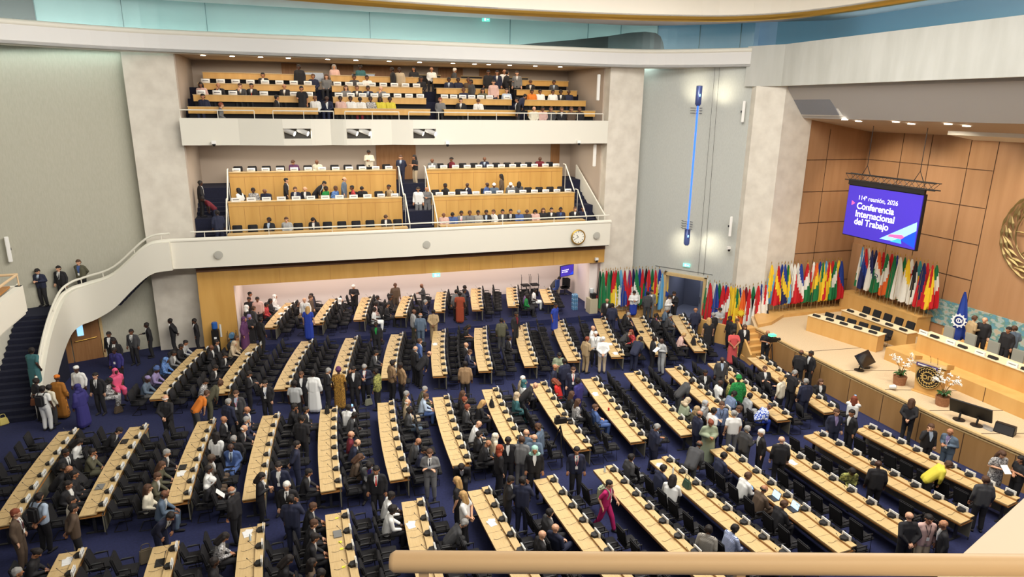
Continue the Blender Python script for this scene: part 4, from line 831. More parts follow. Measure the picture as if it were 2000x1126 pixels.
for nm,(sit,lean,hp,hy,re,rw,le,lw,stride,curl) in PD.items():
    P=Pose(); POSES[nm]=P; P.sit=sit; hz=.50 if sit else .93
    T=Matrix.Translation((0,0,hz))@Matrix.Rotation(D2R(lean),4,'Y'); P.T=T
    def tp(p): return T@Vector(p)
    Hm=T@Matrix.Translation((.015,0,.665))@Matrix.Rotation(D2R(hp-lean*.35),4,'Y')@Matrix.Rotation(D2R(hy),4,'Z')@Matrix.Translation((.012,0,.03)); P.H=Hm
    def h(p): return Hm@Vector(p)
    skin=[]; J=[]; TE=[]; TR=[]; SHO=([],[]); RB=[]; SK_=[]; SL_=[]
    # torso
    for s in (-1,1):
        skin.append((tp((0,s*.07,.02)),.10,tp((0,s*.085,.38)),.10)); J.append((tp((0,s*.08,-.06 if not sit else .02)),.118,tp((0,s*.09,.20)),.118)); J.append((tp((0,s*.09,.20)),.118,tp((.005,s*.10,.40)),.112))
        TE.append((tp((0,s*.075,-.0)),.118,tp((0,s*.09,.40)),.112))
    skin.append((tp((0,-.15,.485)),.058,tp((0,.15,.485)),.058)); J.append((tp((0,-.155,.485)),.07,tp((0,.155,.485)),.07)); TE.append((tp((0,-.155,.485)),.068,tp((0,.155,.485)),.068))
    J.append((tp((-.01,0,.5)),.075,tp((-.005,0,.55)),.062)); TE.append((tp((-.005,0,.5)),.07,tp((-.0,0,.53)),.06))
    skin.append((tp((0,0,.48)),.056,h((-.01,0,-.08)),.05))
    J.append((tp((-.005,0,.0)),.118,tp((0,0,.42)),.115)); TE.append((tp((-.005,0,.0)),.115,tp((0,0,.42)),.112)); RB.append((tp((-.005,0,.0)),.13,tp((0,0,.4)),.12))
    # head
    skin+= [(h((-.012,0,.025)),.094,h((.004,0,.02)),.092),(h((.03,0,-.02)),.072,h((.045,0,-.06)),.05),(h((.055,0,-.085)),.03,h((.06,0,-.082)),.03),(h((.092,0,.005)),.011,h((.108,0,-.025)),.015),(h((.07,-.035,.02)),.02,h((.07,.035,.02)),.02)]
    for s in (-1,1): skin.append((h((-.005,s*.088,.01)),.012,h((-.008,s*.092,-.02)),.014))
    # arms
    for s,e,w in ((-1,re,rw),(1,le,lw)):
        S=tp((0,s*.185,.475)); E=tp(e); Wp=tp(w); d=(Wp-E).normalized()
        skin+= [(S,.05,E,.04),(E,.04,Wp,.027)]; J+= [(S,.066,E,.056),(E,.056,Wp-d*.03,.044)]
        mid=S.lerp(E,.75); TE.append((S,.066,mid,.06)); RB+= [(S,.07,E,.075),(E,.08,Wp-d*.04,.085)]
        skin+=hand(Wp,d,(0,0,1) if abs(d.z)<.8 else (1,0,0),s,curl)
    # legs
    for i,s in enumerate((-1,1)):
        if sit: hip=V3(.0,s*.09,.50); kn=V3(.42,s*.115,.50); an=V3(.40,s*.115,.09)
        else:
            st=stride*s; hip=V3(0,s*.09,.90); kn=V3(.03+st*.5,s*.10,.50); an=V3(-.02+st,s*.105,.09 if st>=0 else .13)
        toe=an+V3(.15,s*.02,-.05)
        skin+= [(hip,.085,kn,.055),(kn,.055,an,.036),(an+V3(-.03,0,-.045),.035,toe,.028)]
        TR+= [(hip,.102,kn,.08),(kn,.078,an+V3(0,0,.03),.062)]; SHO[i].extend([(an+V3(-.04,0,-.045),.043,an+V3(.06,s*.008,-.04),.043),(an+V3(.06,s*.008,-.045),.043,toe+V3(.02,0,0),.036)])
        if sit: SK_+= [(hip,.11,kn,.095),(kn,.09,an+V3(0,0,.22),.085)]
        else: SK_+=[(hip,.12,V3(0,s*.085,.38),.125),(V3(0,0,.9),.12,V3(0,0,.38),.125)]; SL_+=[(hip,.12,V3(0,s*.09,.16),.13),(V3(0,0,.9),.12,V3(0,0,.16),.14)]; RB.append((hip,.13,V3(0,s*.10,.2),.165)); RB.append((V3(0,0,.9),.13,V3(0,0,.2),.17))
    TR.append((V3(0,-.07,hz),.112,V3(0,.07,hz),.112)); SK_.append((V3(0,-.07,hz),.115,V3(0,.07,hz),.115))
    P.body=cap_mesh(skin,.0095,1,'person'); me=P.body
    for m in (SK[0],DKM,LIPM): me.materials.append(m)
    Hi=Hm.inverted(); co=np.zeros(len(me.polygons)*3); me.polygons.foreach_get('center',co); co=co.reshape(-1,3); A=np.array(Hi); q=co@A[:3,:3].T+A[:3,3]
    mi=np.zeros(len(co),int); f=q[:,0]>.05
    eye=f&(abs(q[:,2]-.016)<.0065)&(abs(abs(q[:,1])-.034)<.011); brow=f&(abs(q[:,2]-.044)<.004)&(abs(abs(q[:,1])-.036)<.016); lip=f&(abs(q[:,2]+.056)<.008)&(abs(q[:,1])<.026)
    mi[eye]=1; mi[lip]=2; me.polygons.foreach_set('material_index',mi)
    P.m={'J':cap_mesh(J,.016,5,'jacket'),'T':cap_mesh(TE,.016,6,'shirt'),'P':cap_mesh(TR,.016,2,'trousers'),'K':cap_mesh(SK_+[(tp((0,-.07,.05)),.105,tp((0,.07,.05)),.105)],.018,2,'skirt'),'L':cap_mesh((SL_ or SK_)+[(V3(0,-.07,hz),.115,V3(0,.07,hz),.115),(tp((0,-.07,.05)),.105,tp((0,.07,.05)),.105)],.018,3,'long_skirt'),'R':cap_mesh(RB+[(tp((0,-.08,.02)),.13,tp((0,-.09,.38)),.122),(tp((0,.08,.02)),.13,tp((0,.09,.38)),.122),(tp((0,-.155,.485)),.075,tp((0,.155,.485)),.075),(tp((0,0,.5)),.07,tp((0,0,.54)),.065)]+(SK_ if sit else []),.018,7,'robe'),'A':cap_mesh(SHO[0],.014,2,'shoe'),'B':cap_mesh(SHO[1],.014,2,'shoe')}
    P.top=max((v.co.z for v in me.vertices)); hc=Hm@Vector((0,0,.1)); P.hx,P.hy=hc.x,hc.y
# hair and head wear in head space
def hairm(n,caps,v=.012): return cap_mesh(caps,v,2,n)
base=[((-.024,0,.036),.101,(-.002,0,.04),.096)]
HAIR={'s':hairm('hair',base+[((-.04,-.06,0),.05,(-.05,-.05,-.05),.035),((-.04,.06,0),.05,(-.05,.05,-.05),.035)]),
'l':hairm('hair',base+[((-.03,s*.075,.02),.045,(-.035,s*.085,-.2),.04) for s in (-1,1)]+[((-.06,0,0),.075,(-.075,0,-.22),.07)]),
'u':hairm('hair',base+[((-.1,0,.03),.055,(-.12,0,.02),.05)]),
'b':hairm('hair',[((-.05,s*.065,-.005),.04,(-.02,s*.084,-.01),.02) for s in (-1,1)]+[((-.075,-.03,-.02),.042,(-.075,.03,-.02),.042)]),
'a':hairm('hair',[((-.03,0,.04),.125,(-.01,0,.05),.11)]),
'h':hairm('hijab',[((-.042,0,.04),.108,(-.022,0,.045),.1),((-.05,0,-.03),.098,(-.03,0,-.14),.1),((-.03,-.1,-.17),.08,(-.03,.1,-.17),.08),((.0,-.06,-.13),.06,(.0,.06,-.13),.06),((.02,-.075,-.06),.03,(.03,-.07,.02),.028),((.02,.075,-.06),.03,(.03,.07,.02),.028)]),
'c':hairm('cap',[((-.015,0,.045),.104,(-.0,0,.05),.1),((.08,-.03,.055),.03,(.08,.03,.055),.03)]),
't':hairm('head_wrap',[((-.03,0,.07),.125,(-.03,0,.09),.11)]),
'k':hairm('brimless_cap',[((-.012,-.03,.085),.075,(-.012,.03,.085),.075),((-.05,0,.08),.075,(.02,0,.085),.07)])}
HC=dict(k=(34,28,26),br=(84,58,42),gr=(150,148,144),w=(222,218,210),bl=(190,152,98),rd=(130,66,44))
# front details in torso space
bm=NB(); v=[bm.verts.new(p) for p in ((.085,-.05,.545),(.085,.05,.545),(.128,.055,.42),(.134,.012,.22),(.134,-.012,.22),(.128,-.055,.42))]; f=bm.faces.new(v); g=bmesh.ops.extrude_face_region(bm,geom=[f]); bmesh.ops.translate(bm,verts=[q for q in g['geom'] if isinstance(q,bmesh.types.BMVert)],vec=(-.05,0,0)); bmesh.ops.recalc_face_normals(bm,faces=bm.faces); FRONT=mesh('shirt_front',bm,cardw)
bm=NB(); v=[bm.verts.new(p) for p in ((.098,-.014,.53),(.098,.014,.53),(.14,.022,.27),(.141,0,.23),(.14,-.022,.27))]; f=bm.faces.new(v); g=bmesh.ops.extrude_face_region(bm,geom=[f]); bmesh.ops.translate(bm,verts=[q for q in g['geom'] if isinstance(q,bmesh.types.BMVert)],vec=(-.02,0,0)); bmesh.ops.recalc_face_normals(bm,faces=bm.faces); TIE=mesh('tie',bm,blackp)
bm=NB(); tube(bm,[(.07,-.07,.53),(.132,-.03,.36),(.142,0,.22),(.132,.03,.36),(.07,.07,.53)],.007,5); LAN=mesh('lanyard',bm,blackp)
bm=NB(); box(bm,(.146,0,.17),(.006,.075,.1)); BADGE=mesh('badge',bm,cardw)
CLO=dict(black=(36,35,38),navy=(38,42,64),dkgrey=(68,68,70),grey=(118,118,118),ltgrey=(170,172,172),white=(232,232,228),cream=(226,218,196),beige=(190,172,144),tan=(172,148,112),brown=(92,76,62),olive=(88,86,68),sage=(150,160,134),blue=(74,98,150),royal=(40,64,160),ltblue=(176,192,212),slate=(92,108,126),teal=(58,104,108),green=(30,130,60),mint=(160,204,188),red=(206,44,40),coral=(206,84,84),pink=(224,92,130),magenta=(190,36,104),rose=(214,178,168),maroon=(112,34,46),rust=(150,66,40),orange=(214,120,40),yellow=(214,200,70),gold=(190,140,50),purple=(92,52,92),indigo=(52,48,112),lilac=(140,128,170))
PAT={'stripe':('wave',(214,208,196),(40,36,36),22),'smock':('wave',(96,62,40),(190,160,120),30),'kente':('wave',(214,140,50),(44,30,24),26),'print':('noise',(200,150,60),(60,36,26),34),'floral':('noise',(220,218,216),(36,34,40),30),'camo':('noise',(176,176,96),(70,72,44),18),'bluefloral':('noise',(120,160,210),(50,80,150),22),'greenprint':('noise',(40,150,70),(20,90,50),26),'redfloral':('noise',(214,80,80),(130,30,40),24),'plaid':('noise',(130,146,176),(90,106,140),40),'starblue':('voronoi',(40,76,176),(220,226,240),18),'rugby':('wave',(60,84,150),(206,214,228),14),'purplefloral':('noise',(150,110,160),(70,60,120),22),'tweed':('noise',(122,112,100),(90,82,74),60)}
stretch_dir['cloth stripe']='Z'; stretch_dir['cloth smock']='Y'; stretch_dir['cloth kente']='Y'; stretch_dir['cloth rugby']='Z'
def clo(c):
    if c in PAT: k,a,b,s=PAT[c]; return mat('cloth '+c,a,.85,kind=k,rgb2=b,scale=s)
    return mat('cloth '+c,CLO[c],.8)
CN=dict(dkgrey='dark grey',ltgrey='pale grey',ltblue='light blue',royal='royal blue',stripe='black and white striped',smock='brown striped',kente='orange striped',print='yellow print',floral='black and white print',camo='yellow green print',bluefloral='blue floral',greenprint='green print',redfloral='red floral',plaid='blue checked',starblue='blue and white print',rugby='blue and white striped',purplefloral='purple floral',tweed='brown tweed')
HN=dict(k='black',br='brown',gr='grey',w='white',bl='blond',rd='red brown')
PHON=None
def phone_mesh():
    bm=NB(); box(bm,(0,0,0),(.012,.075,.15)); a=mesh('phone',bm,blackp); bm=NB(); box(bm,(-.007,0,0),(.002,.067,.138)); b=mesh('screen',bm,mat('phone screen',(150,195,250),.3,em=1.3)); return a,b
PHON=phone_mesh()
bm=NB(); box(bm,(0,0,0),(.004,.21,.297)); PAPER=mesh('paper_sheet',bm,mat('paper',(232,232,230),.7))
PEOPLE=[]
def parse(line,floor,zone):
    a=line.split(); x,y=map(float,a[0].split(',')); pose=a[1]; face={'R':0,'L':180,'F':-108,'B':72}.get(a[2]); face=float(a[2]) if face is None else face
    kind,col=a[3].split(':'); colp=col.split('/'); bot=a[4]; hr=a[5].split(':'); sk=int(a[6]); kw={}
    for t in a[7:]: k,_,v=t.partition('='); kw[k]=v
    return dict(x=x,y=y,pose=pose,face=D2R(face),kind=kind,cols=colp,bot=bot,hair=hr,skin=sk,floor=float(kw.get('z',floor)),zone=kw.get('zone',zone),kw=kw,sc=float(kw.get('s',1.0)))
def place(d):
    P=POSES[d['pose']]; s=d['sc']; p=onz(d['x'],d['y'],d['floor']+P.top*s*1.05); c,sn=math.cos(d['face']),math.sin(d['face'])
    d['pos']=[p[0]-(P.hx*c-P.hy*sn)*s,p[1]-(P.hx*sn+P.hy*c)*s]
def garment(d):
    c=d['cols'][0]; n=CN.get(c,c); k=d['kind']
    w={'J':'jacket' if (d['bot']!=c) else 'suit','S':'shirt','T':'t-shirt','D':'dress','R':'long robe'}[k]
    h=d['hair']; hw={'h':' and headscarf','c':' and cap','t':' and head wrap','k':' and cap'}.get(h[0],'')
    if h[0] in 'hctk' and len(h)>1: hw=' and '+CN.get(h[1],HN.get(h[1],h[1]))+hw[4:]
    return f'{n} {w}{hw}'
PW=dict(st='standing',ph='standing with a phone',cr='arms crossed',tk='standing talking',ear='hand raised to head',bk='hands behind back',wk='walking',bend='bending over',up='arms raised',si='seated',sd='seated writing',sp='seated looking down',sc='seated hand to chin',sl='seated leaning back',sb='seated bent forward',su='seated arms raised')
def build_person(d,label,group=None):
    P=POSES[d['pose']]; s=d['sc']
    o=link('person',P.body,None,(d['pos'][0],d['pos'][1],d['floor']+(.0 if not P.sit else 0)),d['face']); o.scale=(s*1.1,s*1.1,s*1.05)
    o.material_slots[0].link='OBJECT'; o.material_slots[0].material=SK[d['skin']]; tag(o,label,'person',group)
    def part(n,me,m,mw=None):
        c=link(n,me,o)
        if not me.materials: me.materials.append(m)
        c.material_slots[0].link='OBJECT'; c.material_slots[0].material=m
        if mw is not None: c.matrix_local=mw
        return c
    k=d['kind']; c=clo(d['cols'][0]); b=clo(d['bot'])
    if k in 'JS': part('jacket' if k=='J' else 'shirt',P.m['J'],c)
    elif k=='T': part('shirt',P.m['T'],c)
    elif k=='D': part('dress_top',P.m['T'],c); part('skirt',P.m['L' if 'long' in d['kw'] else 'K'],c)
    elif k=='R': part('robe',P.m['R'],c)
    if k!='R' or P.sit==0: 
        if k not in 'DR': part('trousers' ,P.m['P'],b) if d['kw'].get('skirt') is None else part('skirt',P.m['K'],b)
    sh=clo('black' if d['kw'].get('shoe') is None else d['kw']['shoe'])
    for q in 'AB': part('shoe',P.m[q],sh)
    h=d['hair']
    if h[0]!='n':
        m=mat('hair '+h[1],HC[h[1]],.7) if (len(h)>1 and h[1] in HC) else clo(h[1]); part({'h':'headscarf','c':'cap','t':'head_wrap','k':'cap'}.get(h[0],'hair'),HAIR[h[0]],m,P.H)
    if k=='J' and len(d['cols'])>1: part('shirt_front',FRONT,clo(d['cols'][1]),P.T)
    if len(d['cols'])>2: part('tie',TIE,clo(d['cols'][2]),P.T)
    if 'lan' in d['kw']: part('lanyard',LAN,clo(d['kw']['lan'] or 'navy'),P.T); part('badge',BADGE,cardw,P.T)
    return o
# ================================================================ PEOPLE: who is where (head-top pixel, pose, facing, outfit, lower, hair, skin)
FLOORP='''
216,738 sp R S:floral floral h:black 4
225,720 si -60 D:pink pink h:pink 4
82,753 st B T:white white s:k 4 shoe=black bag=1
70,738 st 40 J:black/white black s:k 4
95,751 st 60 S:cream dkgrey s:k 4 s=.92
111,733 st B R:kente black k:orange 4
148,716 st F S:white black k:white 4
149,750 st 150 R:indigo black h:indigo 4
184.7,728 st F J:black/white/dkgrey black s:k 1
221.7,679 st F S:indigo black s:k 4 lan=black
211,648 st F J:black/white black s:k 3 lan=white
221,661 st F J:black/white/grey black s:k 4
255,643 st F J:dkgrey/white/dkgrey black s:k 3
285,630 tk 190 J:black/white black s:k 4
331,622 bk 185 J:black/white black s:k 4
378,622 ear 190 J:black/white black s:k 3
331,699 sd R S:bluefloral navy h:bluefloral 4
310.5,714 sd R S:lilac navy t:blue 4
298,736 sd R S:slate grey k:lilac 4
357,683 sd R J:grey/white black s:k 3
373,663 sd R S:ltgrey black s:k 2
360,668 sd R J:black black s:k 3
399.5,676 si R J:black/white black b:k 3
408.7,667 si R J:black/white black s:k 2
439,689 sp R J:black/white black s:k 2
424,715 sp R J:black/white black s:k 2
415.6,741 sp R S:floral black s:k 2
430.6,742 bend 20 J:olive olive s:br 3
404,762 bend 30 T:orange dkgrey s:br 1
323,771 bk B J:black black b:w 1 lan=yellow
461,656 si R S:tan black s:br 2
460.7,666 sd R S:beige black h:beige 1
488.6,724 ph 10 J:black/white black s:k 2 phone=1
516.5,743 ear F J:black/white black s:k 1 lan=blue
459.8,763 st F J:dkgrey/ltblue dkgrey s:br 1 lan=red
446,778 st 50 J:navy navy s:gr 1
587.6,726 st F J:black/white black s:br 2
575,743 st B T:ltgrey black s:k 4
611,724 st B R:white white s:k 4
643,718 ph 10 J:black/white black s:gr 1 phone=1
661,718 st B D:print print t:purple 4 long=1
689.6,716 ear F J:black/white black s:k 2
710.7,712 ph F J:navy/white black s:gr 2 lan=red
733,720 st 150 S:camo black s:k 3
731.8,683 sd R J:dkgrey/white black s:k 2
734,629 st F J:black/green black s:k 4
563,791 sc R S:black black s:k 2
590.8,810 ph 60 J:black black s:k 2
603,793 si R J:black/white black s:k 2
676,790 su 60 S:white grey s:k 4 phone=1
674,806 sp R J:dkgrey/white dkgrey s:k 4
683,842 si R S:maroon black b:rd 1
684,859 sp R J:navy/white/navy navy b:br 1 phone=1
683,888 sp R J:brown brown l:br 1
698,905 sp F J:grey/indigo black s:k 3 lan=red phone=1
734,911 st F J:black/white/red black s:k 2
431.8,813 si R J:black/white/grey black n 2
418,844 si 60 S:white black l:k 2
422.8,870 si F J:blue/ltblue/navy blue n 4
409,892 si R J:tweed/white brown c:brown 4
402,913 si R S:white brown s:k 3
395.8,937 sp R J:black black h:white 3 paper=1
449.8,950 ear 150 J:black/white black b:gr 2
457.9,850 sl 80 J:black black s:gr 2
478.6,829 sd R J:black/white/red black b:w 1
496.6,812 sc R J:navy/white/grey navy s:gr 1
491,793 si R J:navy/white black n 2
580,861 bk R J:navy navy s:k 1
543,904 st F J:navy/white black s:k 1 lan=black
512.8,922 ph R J:black/white black l:k 1 s=.95
558.7,941 st F J:black/white/black black s:w 1
570,965 ear B J:navy navy s:k 2
617,913 sd R J:black/white black s:k 2
819.5,754 sd R J:olive/white olive s:gr 1
826.7,767 sd R S:ltblue blue s:br 1
794,763 si R J:olive/white dkgrey s:gr 1
787,780 si R S:beige beige b:w 1
789.8,797 si R J:dkgrey/white slate s:k 4
800.6,857 sp R J:dkgrey/ltblue black n 2
814,877 sp -20 J:navy navy s:k 2
839,878 cr F J:grey/white/navy grey s:br 1
898.7,763 si R J:black black l:br 1
896,775 si R S:black black s:rd 1
902,786 si R J:dkgrey/white black s:rd 1
936.5,779 sd R S:black black l:bl 1
915.8,821 sp R S:white beige n 1 lan=blue phone=1
922,843 si R J:black/white black s:k 1
941,860 sp R J:black/white black n 2 phone=1
981.5,841 si R S:beige beige h:cream 1
978,869 st R J:black black h:rust 1
994,854 st F J:black/white black s:k 4
1020,851 tk 60 J:grey grey s:br 1
1037,844 st 60 J:slate slate n 1
1009,735 si R S:beige beige s:w 1 lan=black
1002,743 si R S:white black h:teal 1
999.5,769 si R S:teal teal h:beige 1
908.6,705 st B S:smock black s:k 4
766.6,703 st 20 S:smock black s:k 4
781,708 tk 200 S:smock black s:k 4
820,661 st 10 J:blue/white/navy blue s:br 1
812,676 tk 20 J:black/white black b:gr 1
838.7,685 bend 15 J:black black b:br 1
908.7,666 si R J:black/white black n 1
927.5,681 sd R J:navy/white navy s:br 1
914,633 sp -10 T:black black l:k 2
979.7,621 ear B J:olive dkgrey s:k 3
1006,655 si R J:black/white black s:k 3
821,611 st B J:slate slate b:gr 2
808.8,604 st 10 S:ltgrey olive n 3
846.5,604 bk B J:tan tan s:k 3
1046,747 bend -15 J:black black n 1
1084.6,738 sp 150 T:red black l:rd 1
1075,712 st -30 J:navy navy n 2
1093,689 ph F J:sage black s:k 2
1102,700 st 100 J:navy navy s:k 3
1120,717 st F J:navy/white/red navy s:br 0 lan=white
1127,738 st 120 J:indigo indigo s:k 4
1101,765 si R S:black black l:br 1
1111,780 si R S:floral black l:br 1
1155,790 sl R S:blue blue s:br 1
1048.6,826 ph 140 J:slate slate s:br 2
1038.7,845 bk B J:slate/white slate n 1
1127,873 st F J:navy/white/navy black s:k 2 lan=red
1051,880 st F J:black/white black h:mint 2
1221,889 si R J:dkgrey/white grey s:k 2
1286,827 ph R J:navy/ltblue navy s:gr 2
1326,778 sp R S:sage olive h:beige 1 phone=1
1351,797 si R S:olive olive h:tan 1
1352,739 bend -10 J:dkgrey dkgrey s:k 3
1370,723 si F J:black/white black s:k 3
1416.8,697 st F J:dkgrey/ltblue dkgrey n 4
1393,743 si R T:white white n 4
1424,740 si -30 S:camo black s:k 3
1443,734 st B R:greenprint green t:green 4
1413,765 sp R S:plaid navy s:k 3 phone=1
1395,784 si -60 S:ltgrey black h:ltgrey 1
1411,785 tk F S:plaid navy s:br 1 lan=black
1396,796 st R T:white grey s:k 2 lan=black
1368,802 st R J:navy/white navy b:k 2
1393,823 ph F R:sage sage u:rd 2
1434,801 st B T:white grey s:gr 1
1444,792 st 150 J:navy/white navy s:br 2
1461,831 tk 10 J:dkgrey/white/slate dkgrey s:gr 1
1487,838 tk 160 J:black/white black s:w 1
1527.5,852 st 60 J:black/white black n 0
1367,860 bend 30 J:dkgrey/white dkgrey b:k 3
1479,766 si R S:ltgrey ltgrey s:k 4
1508.6,781 sb R S:starblue royal k:dkgrey 3
1512,714 sl F J:black/white black s:br 1 lan=black
1525.7,734 tk 110 J:cream black s:bl 1 s=.96
1557,722 ph R J:black black s:gr 1 paper=1
1589.6,738 st 80 J:navy navy s:gr 1
1609,740 si F J:black/white black l:br 1
1566,683 st 30 J:black/white black b:k 3
1603,683 st 175 J:black/white black s:k 3
1635.5,799 st F J:navy/lilac navy s:br 1
1664,800 tk 170 J:black/white black s:k 2
1669.6,773 up 40 T:white black l:rd 1 phone=1 s=.95
1788,777 bk 30 J:black/white black l:br 1 s=.98
1523,643 ph F T:black black n 2 lan=black
1434,643 bk B D:coral coral s:k 2 long=1
1455.5,634 st F J:black/white black l:br 2
1385,620 st B D:black black l:bl 1
1393,610 st 100 J:black/white black s:gr 1
1407.8,601 ph F S:ltgrey ltgrey s:k 2 paper=1
1359,601 st B J:navy navy n 2
1427.6,618 st 180 J:black black s:k 3
1440,622 st F J:black black s:br 2
1385,576 ph 200 J:black/white black s:k 3 paper=1
1402.8,583 ph F J:dkgrey black n 2 paper=1
1316,569 ph 190 J:black/white black s:k 2
1310,576 ph -60 S:white black s:k 2
1239.5,568 ph F J:white royal s:k 2 skirt=1
1265,569 st B J:dkgrey dkgrey s:k 3
1273,566 st F J:grey/white grey s:k 2
1186,583 st F J:black/white black n 2
1196,592 st B J:navy navy s:k 3
1221.6,605 sd R J:black/white black s:br 1
1229,604 sd R J:black/white black s:gr 1
1263,612 si R J:black/magenta black s:k 2
1278,618 sp R J:black/white black s:k 1
1295.6,600 sd R J:slate slate s:gr 2
1308,610 sd R J:dkgrey dkgrey s:gr 2
1322,648 sp R S:rose black s:bl 0
1219,642 sb R J:dkgrey dkgrey n 2
1232,643 sc 180 S:redfloral black l:rd 1
1244.6,656 si 60 S:olive black l:bl 1
1252,657 bend 30 J:navy navy s:k 3
1291,661 ph 190 J:ltgrey/white ltgrey n 4 paper=1
1279,656 st -20 J:black/white black s:k 4
1147.6,657 tk 20 J:tan tan s:rd 1
1159,636 st -30 S:white dkgrey n 1
1164,647 bk F S:white black s:w 1 lan=navy
1178,657 bk B S:white beige s:w 1
1820.6,828 ear F J:black/ltblue black s:br 1
1855.7,837 ph 190 J:slate/lilac slate n 2 lan=white
1855,900 bend -30 J:yellow black s:br 2
1716.6,899 st 60 J:black/white black n 4
1659.4,917 sp F S:camo black s:k 4 phone=1
1779,999 bk B J:black/white black n 1
1815,1004 st F S:rose beige s:k 2 lan=black
1839,1014 tk 140 J:black/white black n 2
1961,881 ph F D:floral black l:br 1 paper=1
1995,890 cr 160 T:black black l:k 2
1926,929 st 60 J:dkgrey black s:br 2
1495.7,947 sd R J:brown brown b:k 2
1529,978 sd R J:black black s:br 2
1458,923 sd R S:white black s:br 2 phone=1
1394,887 sd R J:navy navy s:k 2
1424.6,1026 sd R S:rugby navy s:k 4
1369,1028 si 40 S:stripe black s:k 3
1191,938 wk -50 T:magenta magenta s:k 1 lan=white bag=2 s=.95
1282.8,911 sd R J:navy/white navy s:k 2
1317,929 sd 40 S:white black l:k 2
1048.8,999 si R J:dkgrey/white black s:k 1
1079,1013 sl 30 J:navy navy n 1
1043,1040 si R J:black/white black n 1
762,960 sd R S:white black s:k 4
763,988 sd R S:white black a:k 4
891.5,931 st 150 T:black black l:bl 1 lan=navy
903,959 bk 150 T:white black l:bl 1
898.7,1023 sb R J:dkgrey dkgrey s:gr 1
986,932 ph -10 J:black/white black s:k 2
1020,930 ear 60 J:navy navy s:k 2
898,897 sb F J:black/white black s:k 2
622.6,976 sd R J:black/white black s:br 2
626,1012 sd R J:black/white black s:br 1
628,1036 sd R J:black/white black s:k 2
451.6,1033 sp R S:floral black l:k 2
567,1084 sp R S:black black l:k 2
563,1104 si R S:brown black l:k 3
586.6,1097 sp R J:navy/white navy s:k 3 lan=blue
604,1113 si R S:rose black h:rose 2
386.8,1103 si R J:black black s:k 4
219.6,834 sb R J:black/white black s:k 1
199.8,877 sc R J:olive/white olive s:k 2
131,861 sp R S:white dkgrey l:k 2 paper=1
115,882 si -30 J:black/white/black black s:k 3
111.6,912 sb R S:black black n 2
116,922 si R J:black black s:k 2
99,943 si -20 J:black/white black s:k 2
165.6,901 sb 170 J:black/white black s:k 2
322,877 sd R J:black/white black s:gr 1
327.6,904 sd R S:olive black l:br 1
309.6,922 sd R J:olive/white olive s:br 1
280.8,951 si R J:cream black l:br 1
322,957 sd R J:slate/white slate b:k 3
7,933 sd R S:black black s:k 4
75.6,962 bk 60 T:ltblue black s:k 2 bag=1
138.6,969 st 20 T:cream cream s:k 2
143,984 bk 20 J:brown black s:k 2
29.7,994 st R J:brown/white/black brown s:rd 1 lan=maroon
333,1000 bend -40 J:navy/white/black navy s:k 2
70,1072 sp R S:black black u:k 2 phone=1
86,1099 si R J:black black s:gr 2
8,1098 sp R S:plaid navy s:k 3
'''
TIERP='''
822,554 ph 180 J:dkgrey/white dkgrey n 3
782,553 st -80 S:brown brown s:br 3
769,573 si R J:black black s:k 3
842,586 si R J:navy navy s:gr 1
898,570 st B D:rust rust s:k 4 long=1
893,565 st 90 S:grey black s:k 2
917,557 ph 200 J:navy black s:k 4 paper=1
906,564 st 0 S:dkgrey black s:k 3
1045.5,563 si R T:white white s:k 4
1028,570 si R S:purplefloral black s:k 4
1044,574 si R S:greenprint black s:k 4
1093,540 sb R J:dkgrey beige s:k 2
1086,592 st -60 D:royal royal s:k 3
1008.6,609 st -60 J:black/maroon black s:k 3
461.6,572 st 0 S:rose black s:k 2
486,580 st -90 S:black black s:k 3
502,580 st -90 S:rose black s:k 3
470.6,597 st 20 S:black black h:white 2
487.7,589 si 0 S:tan black s:k 3
491,597 st 30 S:dkgrey black s:br 2
520,592 si R S:redfloral black s:k 3
474,619 st -20 R:purple purple h:purple 2
486.8,615 ph -60 R:black black h:lilac 2
509,619 st 40 J:black black s:k 3
548,575 si R S:white white h:white 2
537,583 si R S:black black s:k 3
595.7,581 st F S:white dkgrey n 1 lan=black
614.6,573 st 170 J:navy navy s:k 1
606.5,577 st -30 S:brown black s:br 1
601,598 st B D:royal royal l:bl 1 long=1
581,590 sp R S:black beige s:br 1 lan=white
665,582 si R S:black black h:white 1
695.6,556 ph F J:black black s:w 1 paper=1
729,577 si R S:dkgrey black s:k 3
728,588 si R S:rose white s:k 4
723.5,603 si R T:white white s:k 4
760,577 si R J:black black s:k 3
755,590 si R J:black black s:k 2
'''
STAGEP='''
1901,620 tk -20 J:tan/white black s:br 1 z=1.95
1924.6,623 st 200 J:black black b:k 1 z=1.95
1983,641 tk 60 J:slate black s:br 1 z=1.95
1972,642 st 180 J:black black s:k 2 z=1.95
'''
STAIRP='''
75,527 ph F J:navy/ltblue/navy black s:k 1 z=3.0
115,522 st F J:black/white/black black s:k 1 z=3.05
154,510 bk F J:olive/blue black s:br 1 z=3.3 lan=blue
59,684 wk B D:teal teal s:k 4 z=.9 long=1
'''
